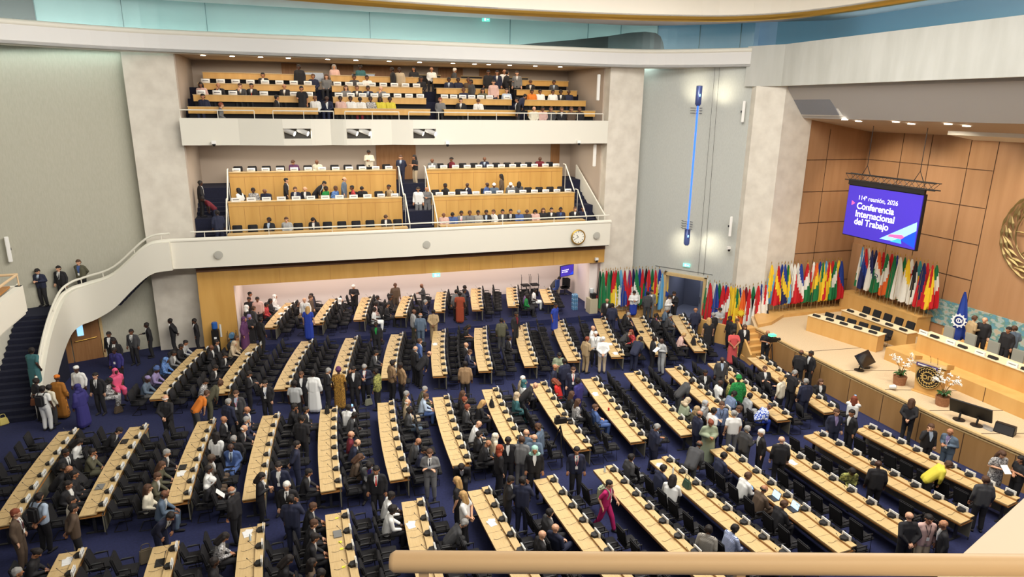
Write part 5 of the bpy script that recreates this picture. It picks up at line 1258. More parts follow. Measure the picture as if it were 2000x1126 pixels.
# galleries: x,y only fix the column; row gives depth and height
LG={1:(35.15,5.351),2:(37.0,6.651),3:(39.0,7.951)}
LGP={1:'''524 sl F J:black/ltblue black s:k 4
560 si F S:ltgrey black s:br 1
614 sp F J:black/white black l:k 1
755 sp F J:black/white black s:br 1
873 sp F S:rose black n 3
897 sp F S:blue black s:k 3
911.6 si F J:grey/white/pink black s:k 3
934 si F J:grey black s:br 3
942 si F S:stripe black s:k 3
959 si F J:black/ltblue black s:k 3
972 si 200 S:white black s:br 2
984 si F J:dkgrey/white black s:k 2
996 si F J:black/white/black black s:k 2
1008 sp F S:blue black s:gr 2
1019 sp F J:dkgrey black s:br 2
1030 sp F S:rose black l:k 1
1042 si F J:black black l:br 1
1062 si F J:black/white/black black s:k 1
1095 si F J:navy/blue navy s:k 3
1125 si F J:black/white black s:br 1
1137 si F J:navy navy s:k 2''',
2:'''468 si 150 S:white black l:k 3
495 si F S:floral black s:k 4
520 sp F J:navy navy b:gr 3
561 st 0 J:black/white black s:k 1
578 si F J:navy/white/navy black s:br 1
609.6 bend -20 J:black/white black s:k 1
604 si F J:black/white black b:w 1
629 si -40 S:green black s:k 4
654.6 si -40 S:bluefloral black s:br 3
677 st -20 J:slate grey b:br 1
683 si 180 S:redfloral black s:k 3
706 sp F J:black black s:k 2
761.5 si 200 S:tan black u:k 3
872 si 190 J:black black s:k 4
915 si 200 J:navy/white navy n 4
957 si -40 J:blue blue n 4
970 sp F S:slate black k:white 3
980 st 150 S:brown black l:k 3 zs=.86
996 sp F S:grey black h:white 3
1004 si 60 J:dkgrey black l:k 1''',
3:'''574.8 sp F S:purple black s:br 1
621 sp F S:cream cream n 3
721 ph F S:cream black s:k 3
845 sp F J:grey/white grey n 3
883.5 si 200 S:maroon black u:k 3
946.5 si F J:navy/ltblue navy n 3
1054.5 sp F S:maroon black u:br 3'''}
LGX='''
388,351 st 20 J:black/white black s:k 4 z=6.2 lan=white
417,394 bend 200 T:maroon navy s:k 4 z=5.35
424,412 st 100 S:navy navy s:k 4 z=5.35
783,315 bk F J:navy/ltblue/navy navy s:br 1 z=6.65
810,297 cr 200 T:black beige l:k 2 z=7.1
817,377 st F S:white grey s:k 2 z=5.35
834,379 ph F J:grey grey n 2 z=5.35
'''
UGP={3:'''514 si F J:black/white/black black s:k 2
612 si F J:navy black s:br 2
638 si F S:grey black l:br 1
692 si F S:dkgrey black s:k 3
717 si F S:white white s:k 3
823 si F S:black black s:k 3
877 si F J:navy/ltblue navy s:k 4
895 si F S:navy black s:k 4
915 si F S:brown black s:br 3
990 tk 10 J:black black s:k 1
1011 st F J:grey/white black s:k 1
1036 sp F J:black/white black s:br 2
1082 si F J:dkgrey/ltblue black s:k 3
955 st F J:black black s:k 3
972 st F J:navy/white navy s:k 2''',
2:'''393 si F S:rose black l:k 3
429 sc F J:black/ltgrey black n 2
473 sc F J:dkgrey/white/black black s:br 1
490 si F J:black/white/red black s:k 2
556 si F J:black/white black n 2
676 si F S:grey black l:br 1
697.6 si F J:black/white black s:br 2
719 si F J:navy/ltblue navy s:k 3
745 sc F J:grey grey b:br 1
907 si F S:navy navy s:br 3
921 st 200 S:dkgrey black s:k 3 zs=.9
943 si F S:olive black l:k 2
989.6 si F S:ltblue black s:br 1
1039 si F S:orange black s:k 3
1055 si F S:white black s:k 3
1082 si F S:white black s:k 3
1094 si F J:black/white black s:k 4
1110 si F J:navy navy n 4
965 st F S:rose navy s:k 1''',
1:'''397 si F J:navy navy s:k 2
537 si 10 J:black/white black s:k 2
615.5 si F S:white black n 3
640 sc F J:navy/white navy n 4
665 si F S:rose black s:k 4
685 si F S:white black s:k 4
705.5 sp F S:white maroon s:k 4
723.5 si F S:floral black s:k 4
742.6 si F S:yellow black l:k 4
761.8 si F S:yellow black s:k 4
860 si F S:grey black s:rd 1
900 si F J:black/white black s:k 1
934.5 sp F S:white black s:br 2 lan=navy
1011 bend 10 J:navy black s:k 2''',
0:'''428 si 10 S:grey black s:rd 1
1043 si F S:cream white n 1
1060.5 si F S:rose black s:k 3
1076 si F S:dkgrey black s:br 2
1097 si F J:black/white black s:br 2
1116 si F S:brown black s:br 2
1132 si F S:black black s:br 3'''}
UGX='''
584,131 st F J:black black s:k 4 z=12.3
589,170 tk F D:black black s:k 2 z=11.6 long=1
767,128 st 190 J:black black s:k 4 z=12.4
780,128 st F S:beige beige s:k 4 z=12.4
1012,205 st 170 J:black/white black s:k 2 z=10.9
'''
UBK='''653,131 si F S:rose black l:gr 1
704,133 si F S:teal black a:k 4
808,140 sl F S:black black l:k 2
843,138 si F S:white black n 2
886,138 si 10 S:dkgrey black s:w 2
985,143 si F S:white black n 2'''
def uniq(labels,l,extra):
    if l not in labels: labels.add(l); return l
    for e in extra:
        m=f'{l}, {e}'
        if len(m.split())<=16 and m not in labels: labels.add(m); return m
    labels.add(l); return l
LABS=set(); ALLP=[]
def addp(txt,floor,zone):
    for ln in txt.strip().splitlines(): d=parse(ln,floor,zone); place(d); ALLP.append(d)
addp(FLOORP,0,'floor'); addp(TIERP,.35,'tier')
# seats: match seated people with the chairs of the desks
def slots():
    for D in DESKS:
        for k,s in enumerate(D['seats']):
            for typ,dd in (('d',-.52),('a',1.06)): p=D['at'](s,dd); yield D,k,s,typ,p
SL=list(slots()); taken={}
for d in ALLP:
    if POSES[d['pose']].sit:
        p=Vector(d['pos']); c=sorted((((p-q).length+(.25 if typ=='a' else 0),i) for i,(D,k,s,typ,q) in enumerate(SL) if i not in taken and D['zf']==d['floor']))[:1]
        if c and c[0][0]<.8:
            i=c[0][1]; D,k,s,typ,q=SL[i]; taken[i]=d; t=Vector((-D['nn'].y*-1,D['nn'].x*-1)) ; t=Vector((D['nn'].y,-D['nn'].x))
            sh=max(-.16,min(.16,(p-q).dot(t))); r=q+t*sh; d['pos']=[r.x,r.y]; d['slot']=(D,k,typ,sh); d['face']+=D['ang'] if abs(d['face'])<.5 else 0
for d in ALLP: d['near']=None
def desk_frame(p,D):
    v=Vector(p)-D['a']; t=(D['b']-D['a'])/D['L']; s=v.dot(t); return s,(v-t*s).dot(D['nn'])+.07
stand=[d for d in ALLP if 'slot' not in d]
for it in range(12):
    for d in stand:
        for e in ALLP:
            if e is d: continue
            v=Vector(d['pos'])-Vector(e['pos']); L=v.length; m=.44
            if 1e-4<L<m: v*=(m-L)/L*.5; d['pos'][0]+=v.x; d['pos'][1]+=v.y
        for D in DESKS:
            if D['zf']!=d['floor'] : continue
            s,q=desk_frame(d['pos'],D)
            if -.22<s<D['L']+.22 and -.26<q<.92:
                dq=(-.26-q) if q<.33 else (.92-q); ds=-.22-s if s<D['L']/2 else D['L']+.22-s
                t=(D['b']-D['a'])/D['L']
                v=D['nn']*dq if abs(dq)<=abs(ds) else t*ds
                d['pos'][0]+=v.x; d['pos'][1]+=v.y
        if d['floor']<.1 and 4<d['pos'][1]<27.6 and d['pos'][0]>21.5 and d['kw'].get('z') is None: d['pos'][0]=21.5
        if d['floor']>.1: d['pos'][1]=min(d['pos'][1],39.3); d['pos'][0]=min(max(d['pos'][0],-3.0),16)
        for D in DESKS[:0]:
            if d['kw'].get('z') is None and d['pos'][1]<34.0+.3 and d['floor']>.1: d['pos'][1]=34.4
def seatname(k,n): 
    return f'{ORD[k]} seat from far end' 
for d in ALLP:
    g=garment(d); pw=PW[d['pose']]
    def fit(*c):
        for l in c:
            if len(l.split())<=16: return l
        return c[-1]
    g0=g.split(' and ')[0] if g.count(' and ') and ('head' in g or 'cap' in g) else g
    if 'slot' in d:
        D,k,typ,sh=d['slot']; B=BLK[D['blk']]; R=ORD[D['row']]; K=ORD[k]
        if typ=='d': l=fit(f"person in {g} {pw}, {K} seat, {R} row from stage, {B} block",f"person in {g} {pw}, {K} seat, {R} {B} row",f"person in {g0} {pw}, {K} seat, {R} {B} row"); d['ls']=f"{K} seat, {R} {B} row"
        else: l=fit(f"person in {g} {pw} before {R} desk row from stage, {B} block, {K} seat",f"person in {g} {pw} before {R} {B} desk row, {K} seat",f"person in {g0} {pw} before {R} {B} desk row, {K} seat"); d['ls']=f"before {R} {B} row, {K} seat"
    else:
        b=min(DESKS,key=lambda D:(Vector(d['pos'])-D['o']).length); s,q=desk_frame(d['pos'],b); side='before' if q>.3 else 'behind'
        if s<.5: side='at far end of'
        elif s>b['L']-.5: side='at near end of'
        R=ORD[b['row']]; B=BLK[b['blk']]
        l=fit(f"person in {g} {pw} {side} {R} row from stage, {B} block",f"person in {g} {pw} {side} {R} {B} row",f"person in {g0} {pw} {side} {R} {B} row"); d['ls']=f"{side} {R} {B} row"
    d['label']=l
import re
for_short=lambda l: re.sub(r' row from stage, (\w+) block',r' \1 row',l)
cnt={}
for d in ALLP: cnt.setdefault(d['label'],[]).append(d)
for l,ds in cnt.items():
    for i,d in enumerate(ds):
        if len(ds)>1:
            d['label']=for_short(d['label'])
            h=d['hair']; hs='bald' if h[0]=='n' else 'balding' if h[0]=='b' else (HN.get(h[1],h[1])+'-haired'); oth=[e for e in ds if e is not d and e['hair']==h]
            if not oth: d['label']=d['label'].replace('person in',f'{hs} person in')
            else: d['label']+=f", {('left','right')[d['x']>oth[0]['x']]} one of two" if len(ds)==2 else f", {ORD[sorted(e['x'] for e in ds).index(d['x'])]} from left"
    
def gallery(P,Yz,nm,rows,pitchname):
    for r,txt in P.items():
        Y,z=Yz[r]; L=[]
        for ln in txt.strip().splitlines():
            a=ln.split(' ',1); x=float(a[0]); d=parse(f'{x},300 '+a[1],z,nm); Ps=POSES[d['pose']]
            yy=300.
            for _ in range(6):
                p=ony(x,yy,Y); pz=np.array([p[0],Y,z+Ps.top]); yy=proj(pz)[1]
            p=ony(x,yy,Y); d['pos']=[p[0],Y+(.12 if not Ps.sit else 0)]; d['floor']=z; d['sc']=1.0; L.append(d)
        L.sort(key=lambda d:d['pos'][0])
        for it in range(30):
            for i in range(len(L)-1):
                g=L[i+1]['pos'][0]-L[i]['pos'][0]
                if g<.5: L[i]['pos'][0]-=(.5-g)/2; L[i+1]['pos'][0]+=(.5-g)/2
        for i,d in enumerate(L):
            d['label']=f"person in {garment(d)} {PW[d['pose']]}, {rows[r]}, {ORD[i]} from west"; ALLP.append(d)
gallery(LGP,LG,'lower',{1:'lower gallery front row',2:'lower gallery middle row',3:'lower gallery top row'},'')
UGY={0:(35.55,10.9),1:(36.72,11.3),2:(37.82,11.87),3:(38.92,12.45)}
gallery(UGP,{0:(35.78,10.901),1:(36.65,11.301),2:(37.75,11.871),3:(38.85,12.451)},'upper',{0:'at upper gallery front',1:'upper gallery front bench',2:'upper gallery second bench',3:'upper gallery third bench'},'')
def extra(txt,where,Yfix=None):
    L=[]
    for ln in txt.strip().splitlines():
        d=parse(ln,0,where)
        if Yfix:
            Ps=POSES[d['pose']]; p=ony(d['x'],d['y'],Yfix); d['pos']=[p[0],Yfix]; d['floor']=Yz if (Yz:=13.031) else 0
        else: place(d)
        L.append(d)
    for i,d in enumerate(sorted(L,key=lambda d:d['x'])):
        d['label']=f"person in {garment(d)} {PW[d['pose']]}, {where}, {ORD[i]} from the west end"; ALLP.append(d)
extra(UBK,'behind the upper gallery back bench',39.95)
def fixY(txt,where,Y):
    L=[]
    for ln in txt.strip().splitlines():
        d=parse(ln,0,where); Ps=POSES[d['pose']]; p=ony(d['x'],d['y']+20,Y); d['pos']=[p[0],Y]
        zt=ony(d['x'],d['y'],Y)[2]; d['floor']=d['floor']; L.append(d)
    for i,d in enumerate(L): d['label']=f"person in {garment(d)} {PW[d['pose']]}, on {where}"; ALLP.append(d)
def fixz(txt,where):
    n=0
    for ln in txt.strip().splitlines():
        d=parse(ln,0,where); Ps=POSES[d['pose']]; z=d['floor']
        # depth from the head height
        p=onz(d['x'],d['y'],z+Ps.top*d['sc']); d['pos']=[p[0],p[1]]
        d['label']=f"person in {garment(d)} {PW[d['pose']]} {where}, {ORD[n]} from its west side"; n+=1; ALLP.append(d)
fixz(STAGEP,'behind the podium desk'); fixz(STAIRP,'on the blue stair')
for ln in LGX.strip().splitlines()+UGX.strip().splitlines():
    d=parse(ln,0,'g'); Ps=POSES[d['pose']]; z=d['floor']; up=z>10
    zs=[((35.0,5.351),(34.9+.31*5,5.351+.186*4),(36.6,6.651),(37.0+.31*3,6.651+.186*2.),(38.4,7.7)),((35.5,10.901),(36.65,11.301),(37.75,11.871),(38.85,12.451))][up]
    best=min(zs,key=lambda q:abs(proj((ony(d['x'],d['y'],q[0])[0],q[0],q[1]+Ps.top))[1]-d['y']))
    d['floor']=best[1]; d['pos']=[ony(d['x'],d['y'],best[0])[0],best[0]]
    d['label']=f"person in {garment(d)} {PW[d['pose']]} in {'an upper' if up else 'a lower'} gallery aisle"; ALLP.append(d)
for d in ALLP:
    q=(d['pos'][0],d['pos'][1],d['floor']+1.2); px,py=proj(q); d['rank']=np.linalg.norm(np.array(q)-CAM)+(1000 if (px<0 or px>2000 or py>1126) else 0)
ALLP.sort(key=lambda d:d['rank']); CROWD=[]; LOW={}
def lowres(me,r):
    if me.name not in LOW:
        o=bpy.data.objects.new('t',me); COL.objects.link(o); m=o.modifiers.new('d','DECIMATE'); m.ratio=r; dg=bpy.context.evaluated_depsgraph_get(); dg.update(); LOW[me.name]=bpy.data.meshes.new_from_object(o.evaluated_get(dg)); bpy.data.objects.remove(o)
    return LOW[me.name]
for n_,d in enumerate(ALLP):
    if n_>=300:
        if d['rank']<1000:
            o=build_person(d,'x'); MW=o.matrix_basis.copy()
            for c in [o]+list(o.children): CROWD.append((lowres(c.data,.1 if c is o else .3),MW if c is o else MW@c.matrix_basis,[ms.material for ms in c.material_slots]))
            for c in list(o.children): bpy.data.objects.remove(c)
            bpy.data.objects.remove(o)
        continue
    l=d['label']
    if l in LABS:
        for e in ('beside another alike','second of these'): 
            if l not in LABS: break
            l=for_short(d['label'])+', '+e
    LABS.add(l); w=l.split()
    if len(w)>16: l=l.replace('seated looking down','seated').replace('standing with a phone','standing').replace(' from the west end',' from west').replace(' short sleeved',' ')
    grp={'floor':'people on the hall floor','tier':'people on the raised tier','lower':'people in the lower gallery','upper':'people in the upper gallery'}.get(d['zone'],'people around the hall')
    d['obj']=build_person(d,l,grp)
    P=POSES[d['pose']]; mw=Matrix.Translation((d['pos'][0],d['pos'][1],d['floor']))@Matrix.Rotation(d['face'],4,'Z')@Matrix.Scale(d['sc']*1.06,4)@P.T
    who=f"{garment(d)} {d.get('ls','')}"
    if len(who.split())>10: who=f"{garment(d).split(' and ')[0]} {d.get('ls','')}"
    if 'phone' in d['kw']:
        up={'up':(.34,0,.66),'su':(.34,0,.63)}.get(d['pose'],(.34,0,.33)); o=empty('phone',(0,0,0),0,f'lit phone held by person in {who}','phone'); o.matrix_world=mw@Matrix.Translation(up)@Matrix.Rotation(D2R(-35 if up[2]<.5 else 0),4,'Y'); link('phone_body',PHON[0],o); link('screen',PHON[1],o)
    if 'paper' in d['kw']:
        o=link('paper_sheet',PAPER); o.matrix_world=mw@Matrix.Translation((.33,0,.33))@Matrix.Rotation(D2R(-60),4,'Y'); tag(o,f'white paper held by person in {who}','paper')
    if 'bag' in d['kw']:
        b=empty('backpack',(0,0,0),0,f'{"black" if d["kw"]["bag"]=="1" else "pale"} backpack worn by person in {who}','bag'); b.matrix_world=mw; m=clo('black' if d['kw']['bag']=='1' else 'sage')
        bm=NB(); box(bm,(-.2,0,.3),(.15,.3,.42)); bmesh.ops.bevel(bm,geom=list(bm.edges),offset=.05,segments=3,affect='EDGES'); obj('sack',bm,m,b,smooth=True)
        for sy in (-1,1): bm=NB(); tube(bm,catmull([(-.13,sy*.1,.48),(-.02,sy*.12,.57),(.12,sy*.12,.45),(.06,sy*.16,.2),(-.14,sy*.13,.14)],3),.018,6); obj('strap',bm,m,b,smooth=True)
def join(name,items,smooth=True):
    cm=[];V=[];LI=[];LT=[];MI=[];n=0
    for me,mw,ms in items:
        nv=len(me.vertices); co=np.empty(nv*3,np.float32); me.vertices.foreach_get('co',co); A=np.array(mw); V.append(co.reshape(-1,3)@A[:3,:3].T+A[:3,3])
        li=np.empty(len(me.loops),np.int32); me.loops.foreach_get('vertex_index',li); LI.append(li+n); n+=nv
        lt=np.empty(len(me.polygons),np.int32); me.polygons.foreach_get('loop_total',lt); LT.append(lt)
        mi=np.empty(len(me.polygons),np.int32); me.polygons.foreach_get('material_index',mi); ix=[]
        for m in ms:
            if m not in cm: cm.append(m)
            ix.append(cm.index(m))
        MI.append(np.array(ix,np.int32)[np.minimum(mi,len(ix)-1)])
    V=np.concatenate(V).astype(np.float32); LI=np.concatenate(LI); LT=np.concatenate(LT); MI=np.concatenate(MI)
    me=bpy.data.meshes.new(name); me.vertices.add(len(V)); me.vertices.foreach_set('co',V.ravel()); me.loops.add(len(LI)); me.loops.foreach_set('vertex_index',LI); me.polygons.add(len(LT)); me.polygons.foreach_set('loop_start',np.concatenate([[0],np.cumsum(LT)[:-1]]).astype(np.int32))
    for m in cm: me.materials.append(m)
    me.polygons.foreach_set('material_index',MI); me.update(calc_edges=True); me.validate()
    if smooth: me.shade_smooth()
    return link(name,me)
if CROWD: tag(join('gallery_crowd',CROWD),'crowd of small distant people seated and standing in the galleries','people',kind='stuff')
# ================================================================ CHAIRS AND CARDS
def build_chair_at(p,z,ang,label,group,prot):
    e=empty('conference_chair',(p[0],p[1],z),ang,label,'chair',group); low='front' in label and 'row of' not in label; link('seat',CH_S,e); b_=link('backrest',CH_B,e); link('frame',CH_F,e)
    if low: b_.scale=(1,1,.72); b_.location.z=.13
cand=[]
standing=[Vector(d['pos']) for d in ALLP if 'slot' not in d and d['floor']<1]
for i,(D,k,s,typ,q) in enumerate(SL):
    p=q.copy(); t=Vector((D['nn'].y,-D['nn'].x))
    if i in taken: p=p+t*taken[i]['slot'][3]
    elif any((p-v).length<.52 for v in standing): continue
    p=p-D['nn']*.02
    px,py=proj((p.x,p.y,D['zf']+.7)); dist=(p-Vector((0,0))).length
    if px<-20 or px>2020 or py>1150 : continue
    lab=f"black chair at {D['name'].replace(' from the stage','')}, {ORD[k]} seat from far end" if typ=='d' else f"black chair against desk front, {D['name'].replace(' from the stage','')}, {ORD[k]} from far end"
    cand.append((dist,p,D['zf'],D['ang'],lab,'chairs at the desks' if typ=='d' else 'chairs along the desk fronts'))
for (x,y,z,ang,lab) in SCH: cand.append((25,Vector((x,y)),z,ang,lab,'chairs behind the side desks on the stage'))
for r,(Y,z) in LG.items():
    for s,(x0,x1) in enumerate(((-3.4,5.35),(7.1,15.5))):
        for k in range(12):
            x=x0+(x1-x0)*(k+.5)/12
            nb=[d for d in ALLP if d['zone']=='lower' and abs(d['floor']-z)<.05 and abs(d['pos'][0]-x)<.36]
            if nb and not POSES[nb[0]['pose']].sit: continue
            if nb: x=nb[0]['pos'][0]
            cand.append((45,Vector((x,Y+.02)),z,-PI/2,f"black chair, {('front','middle','top')[r-1]} row of the lower gallery, {ORD[k]} from west, {('west','clock')[s]} half",'chairs in the lower gallery'))
cand.sort(key=lambda c:c[0])
prot=None
for c in cand[:300]: build_chair_at(c[1],c[2],c[3],c[4],c[5],prot)
o=join('far_chairs',[(me,Matrix.Translation((c[1].x,c[1].y,c[2]))@Matrix.Rotation(c[3],4,'Z'),[blackf,blackp]) for me in (CH_S,CH_B,CH_F) for c in cand[300:]]); tag(o,'rows of black padded chairs in the far part of the hall and lower gallery','chairs',kind='stuff')
def crank(c): return np.linalg.norm(np.array(c[:3])-CAM)
CARDPOS=[c for c in CARDPOS if 0<=proj(c[:3])[0]<=2000 and proj(c[:3])[1]<=1126]; CARDPOS.sort(key=crank); restc=CARDPOS[290:]; CARDPOS=CARDPOS[:290]
FCARD=join('far_name_cards',[(CARD,Matrix.Translation((x,y,z+.001))@Matrix.Rotation(ang if zn=='floor' else -PI/2,4,'Z')@(Matrix.Scale(1.35,4) if zn=='gal' else Matrix.Identity(4)),[cardw,cardg]) for x,y,z,ang,k,n,nm,zn in restc],False)
tag(FCARD,'white name cards along the far gallery benches and desks','name cards',kind='stuff')
for x,y,z,ang,k,n,nm,zn in CARDPOS:
    px,py=proj((x,y,z))
    if px<0 or px>2000 or py>1126: continue
    o=link('name_card',CARD,None,(x,y,z+.001),ang+(0 if zn=='floor' else PI))
    if zn=='gal': o.rotation_euler=(0,0,-PI/2); o.scale=(1.3,1.45,1.3)
    if zn=='floor': lab=f"white name card on desk, {nm.replace(' from the stage','')}, {ORD[k]} from far end"; gp='name cards on the hall desks'
    else: lab=f"name card, {nm}, {ORD[k]} from west"; gp='name cards in the galleries'
    tag(o,lab,'name card',gp)
# ================================================================ LOOSE ITEMS
def thing_box(n,p,s,rz,m,label,cat,bev=0,group=None):
    bm=NB(); box(bm,(0,0,s[2]/2),s)
    if bev: bmesh.ops.bevel(bm,geom=list(bm.edges),offset=bev,segments=2,affect='EDGES')
    o=obj(n,bm,m,None,p,rz,smooth=bool(bev)); return tag(o,label,cat,group)
DT=.753
def dz(x,y,z=DT): p=onz(x,y,z); return (float(p[0]),float(p[1]),z)
SNAP=[]
def on_desk(x,y,z=DT,lo=.16,hi=.30):
    p=Vector(onz(x,y,z)[:2]); best=min((D for D in DESKS if abs(D['zf']+.75-z)<.05),key=lambda D:max(0,-desk_frame(p,D)[0],desk_frame(p,D)[0]-D['L'])+abs(desk_frame(p,D)[1]-.3))
    s,q=desk_frame(p,best); s=min(max(s,.25),best['L']-.25)
    for it in range(40):
        if all((best['at'](s,0)-v).length>.3 for v in SNAP): break
        s+=.08 if s<best['L']/2 else -.08
    q=min(max(q-.07,lo),hi); SNAP.append(best['at'](s,0)); r=best['at'](s,q); return (r.x,r.y,z),best['ang']
def laptop(x,y,label,lit=False,z=DT,m=None,closed=False):
    p,a=on_desk(x,y,z); e=empty('laptop',p,a+PI,label,'laptop'); m=m or blackp
    bm=NB(); box(bm,(0,0,.009),(.22,.32,.018)); obj('base',bm,m,e)
    if closed: bm=NB(); box(bm,(0,0,.022),(.22,.32,.006)); obj('lid',bm,m,e); return
    M4=Matrix.Translation((-.11,0,.12))@Matrix.Rotation(D2R(-18),4,'Y'); bm=NB(); box(bm,(0,0,0),(.012,.32,.22),M4=M4); obj('lid',bm,m,e)
    bm=NB(); box(bm,(.0075,0,0),(.002,.30,.2),M4=M4); obj('screen',bm,mat('laptop screen lit',(170,205,250),.3,em=1.5) if lit else mat('laptop screen dark',(26,28,34),.15),e)
laptop(1552,993,'open laptop with a bright blue white screen on the third desk row',True)
laptop(1514,972,'lit tablet computer in front of the person in the brown jacket',True)
laptop(316,1098,'open black laptop on the near block desk by the frame bottom')
laptop(200,950,'closed grey laptop on the desk behind the pale name cards',False,DT,mat('laptop grey',(120,120,118),.4),True)
laptop(245,862,'closed black laptop on the far end of the desk by the stair',closed=True)
laptop(1252,648,'black document bag lying flat on the far block desk beside the doorway',closed=True)
laptop(663,1042,'closed grey laptop beside the yellow notes on the near block desk',m=mat('laptop grey',(120,120,118),.4),closed=True)
laptop(360,912,'closed black laptop on the middle block desk below the olive jackets',closed=True)
PAPM=mat('paper',(232,232,230),.7)
for x,y,l in ((1160,770,'white papers on the middle block desk beside the blue shirt'),(1540,905,'open white magazine on the near block desk'),(848,672,'white paper stack on the far block desk before the bald person'),(1232,672,'white paper lying on the far block desk beside the pale grey suit'),(1212,690,'white paper at the near end of the far block desk'),(1290,910,'white sheet at the far end of the near block desk'),(484,1042,'white papers spread before the black and white printed top'),(135,1096,'printed white magazine on the west desk of the near block'),(805,1025,'white leaflet on the desk before the white jackets'),(965,1020,'pale printed tote bag lying on the near block desk'),(352,925,'blue grey magazine on the desk before the olive jacket'),(590,600,'white papers on the raised block desk by the alcove wall'),(575,612,'loose white sheets on the raised block desk nearest the oak panel'),(500,690,'white papers before the beige headscarf')):
    z=1.103 if 'raised' in l else DT; p,a=on_desk(x,y,z); bm=NB(); box(bm,(0,0,.004),(.21,.30,.006),.2); box(bm,(.03,.06,.009),(.2,.27,.004),-.25); tag(obj('papers',bm,PAPM,None,p,a),l,'papers')
bm=NB()
for k,(x,y,l) in enumerate(((659,1011,'first'),(666,1040,'second'),(673,1070,'third'),(678,1105,'fourth'))):
    p,a=on_desk(x,y,DT,.3,.38); thing_box('sticky_note',p,(.09,.09,.004),a,mat('yellow note',(236,226,70),.7),f'yellow sticky note on the near block desk, {l} from the far end','note',group='yellow notes on the near block desk')
p,a=on_desk(1192,801,DT,.2,.36); bm=NB(); lathe(bm,[(0,0),(.036,0),(.036,.11),(.03,.12),(0,.12)],14); tag(obj('drink_can',bm,mat('red can',(190,30,30),.3,metal=.4),None,p,smooth=True),'red drink can on the middle block desk','can')
def bottle(p,l,c=(200,214,220)):
    bm=NB(); lathe(bm,[(0,0),(.033,0),(.034,.13),(.02,.17),(.013,.19),(.013,.215),(0,.215)],12); return tag(obj('water_bottle',bm,mat('clear bottle',c,.15),None,p,smooth=True),l,'bottle')
for x,y,l in ((1008,612,'water bottle on the raised block desk'),(1303,926,'green tinted bottle on the near block desk beside the white top'),(492,1022,'small clear bottle at the far end of the near block desk'),(1165,913,'small white cup at the far end of the near block desk')):
    z=1.103 if 'raised' in l else DT; bottle(on_desk(x,y,z,.3,.38)[0],l)
def bag(p,ang,label,m,s=(.34,.2,.28)):
    e=empty('handbag',p,ang,label,'bag'); bm=NB(); hexa(bm,[(-s[0]/2,-s[1]/2,0),(s[0]/2,-s[1]/2,0),(s[0]/2,s[1]/2,0),(-s[0]/2,s[1]/2,0)],[(-s[0]*.38,-s[1]*.2,s[2]),(s[0]*.38,-s[1]*.2,s[2]),(s[0]*.38,s[1]*.2,s[2]),(-s[0]*.38,s[1]*.2,s[2])]); bmesh.ops.bevel(bm,geom=list(bm.edges),offset=.03,segments=2,affect='EDGES'); obj('bag_body',bm,m,e,smooth=True)
    bm=NB(); tube(bm,catmull([(-s[0]*.28,0,s[2]-.02),(-s[0]*.2,0,s[2]+.13),(s[0]*.2,0,s[2]+.13),(s[0]*.28,0,s[2]-.02)],4),.012,6); obj('handle',bm,m,e,smooth=True)
blk=mat('black bag',(30,30,32),.6)
p,a=on_desk(1356,672,DT); bag(p,a+PI/2,'black backpack standing on the far block desk beside the aisle',blk,(.4,.24,.34))
p,a=on_desk(640,805,DT); bag(p,a+PI/2,'small black bag at the far end of the middle block desk',blk)
p,a=on_desk(1345,950,DT); bag(p,a+PI/2,'dark green handbag on the near block desk beside the white top',mat('green bag',(60,84,70),.5))
p,a=on_desk(940,795,DT); bag(p,a+PI/2,'black handbag on the middle block desk before the blond person',blk)
bag(dz(720,790,.02),.3,'pale grey handbag on the aisle floor by the camera',mat('grey bag',(140,140,120),.6)); bag(dz(232,805,.02),.5,'brown patterned bag on the floor by the pink dress',mat('brown bag',(96,78,60),.7,kind='noise',rgb2=(60,50,40),scale=30))
bag(dz(640,945,.02),.2,'brown leather bag standing at the near end of a middle desk',mat('leather brown',(110,66,40),.5)); bag(dz(8,828,.02),.6,'yellow bag at the foot of the blue stair',mat('yellow bag',(214,196,110),.6)); bag(dz(288,1095,.02),.3,'beige rucksack on the floor beside the open laptop desk',mat('beige bag',(120,108,88),.7),(.4,.26,.4))
bag(dz(70,790,.9),0,'brown leather handbag beside the white outfit on the stair',mat('leather brown',(110,66,40),.5))
# water dispenser and bottle rack beside the oak panel
def dispenser(p,l,h=1.3):
    e=empty('water_dispenser',p,-PI/2,l,'water dispenser'); bm=NB(); box(bm,(0,0,h/2),(.34,.34,h)); bmesh.ops.bevel(bm,geom=list(bm.edges),offset=.02,segments=2,affect='EDGES'); obj('cabinet',bm,blackp,e)
    bm=NB(); lathe(bm,[(0,0),(.06,0),(.14,.08),(.14,.36),(.1,.4),(0,.4)],18,c=(0,0,h)); obj('water_jug',bm,mat('blue jug',(50,96,170),.2),e,smooth=True)
    bm=NB(); box(bm,(.175,0,h*.7),(.01,.12,.1)); obj('control_label',bm,cardw,e); bm=NB(); tube(bm,[(.05,.26,h*.7),(.05,.26,h*1.2)],.05,10); obj('cup_tube',bm,mat('cup tube',(220,220,214),.4),e)
dispenser((-4.45,34.4,0),'black water dispenser with a blue jug beside the oak panel'); 
e=empty('bottle_rack',(-3.7,34.35,0),0,'rack with three blue water jugs beside the dispenser','rack'); bm=NB()
for sx in (-.2,.2):
    for sy in (-.17,.17): tube(bm,[(sx,sy,0),(sx,sy,1.15)],.012,5)
for z in (.05,.42,.79): box(bm,(0,0,z),(.4,.34,.015))
obj('rack_frame',bm,chrome,e)
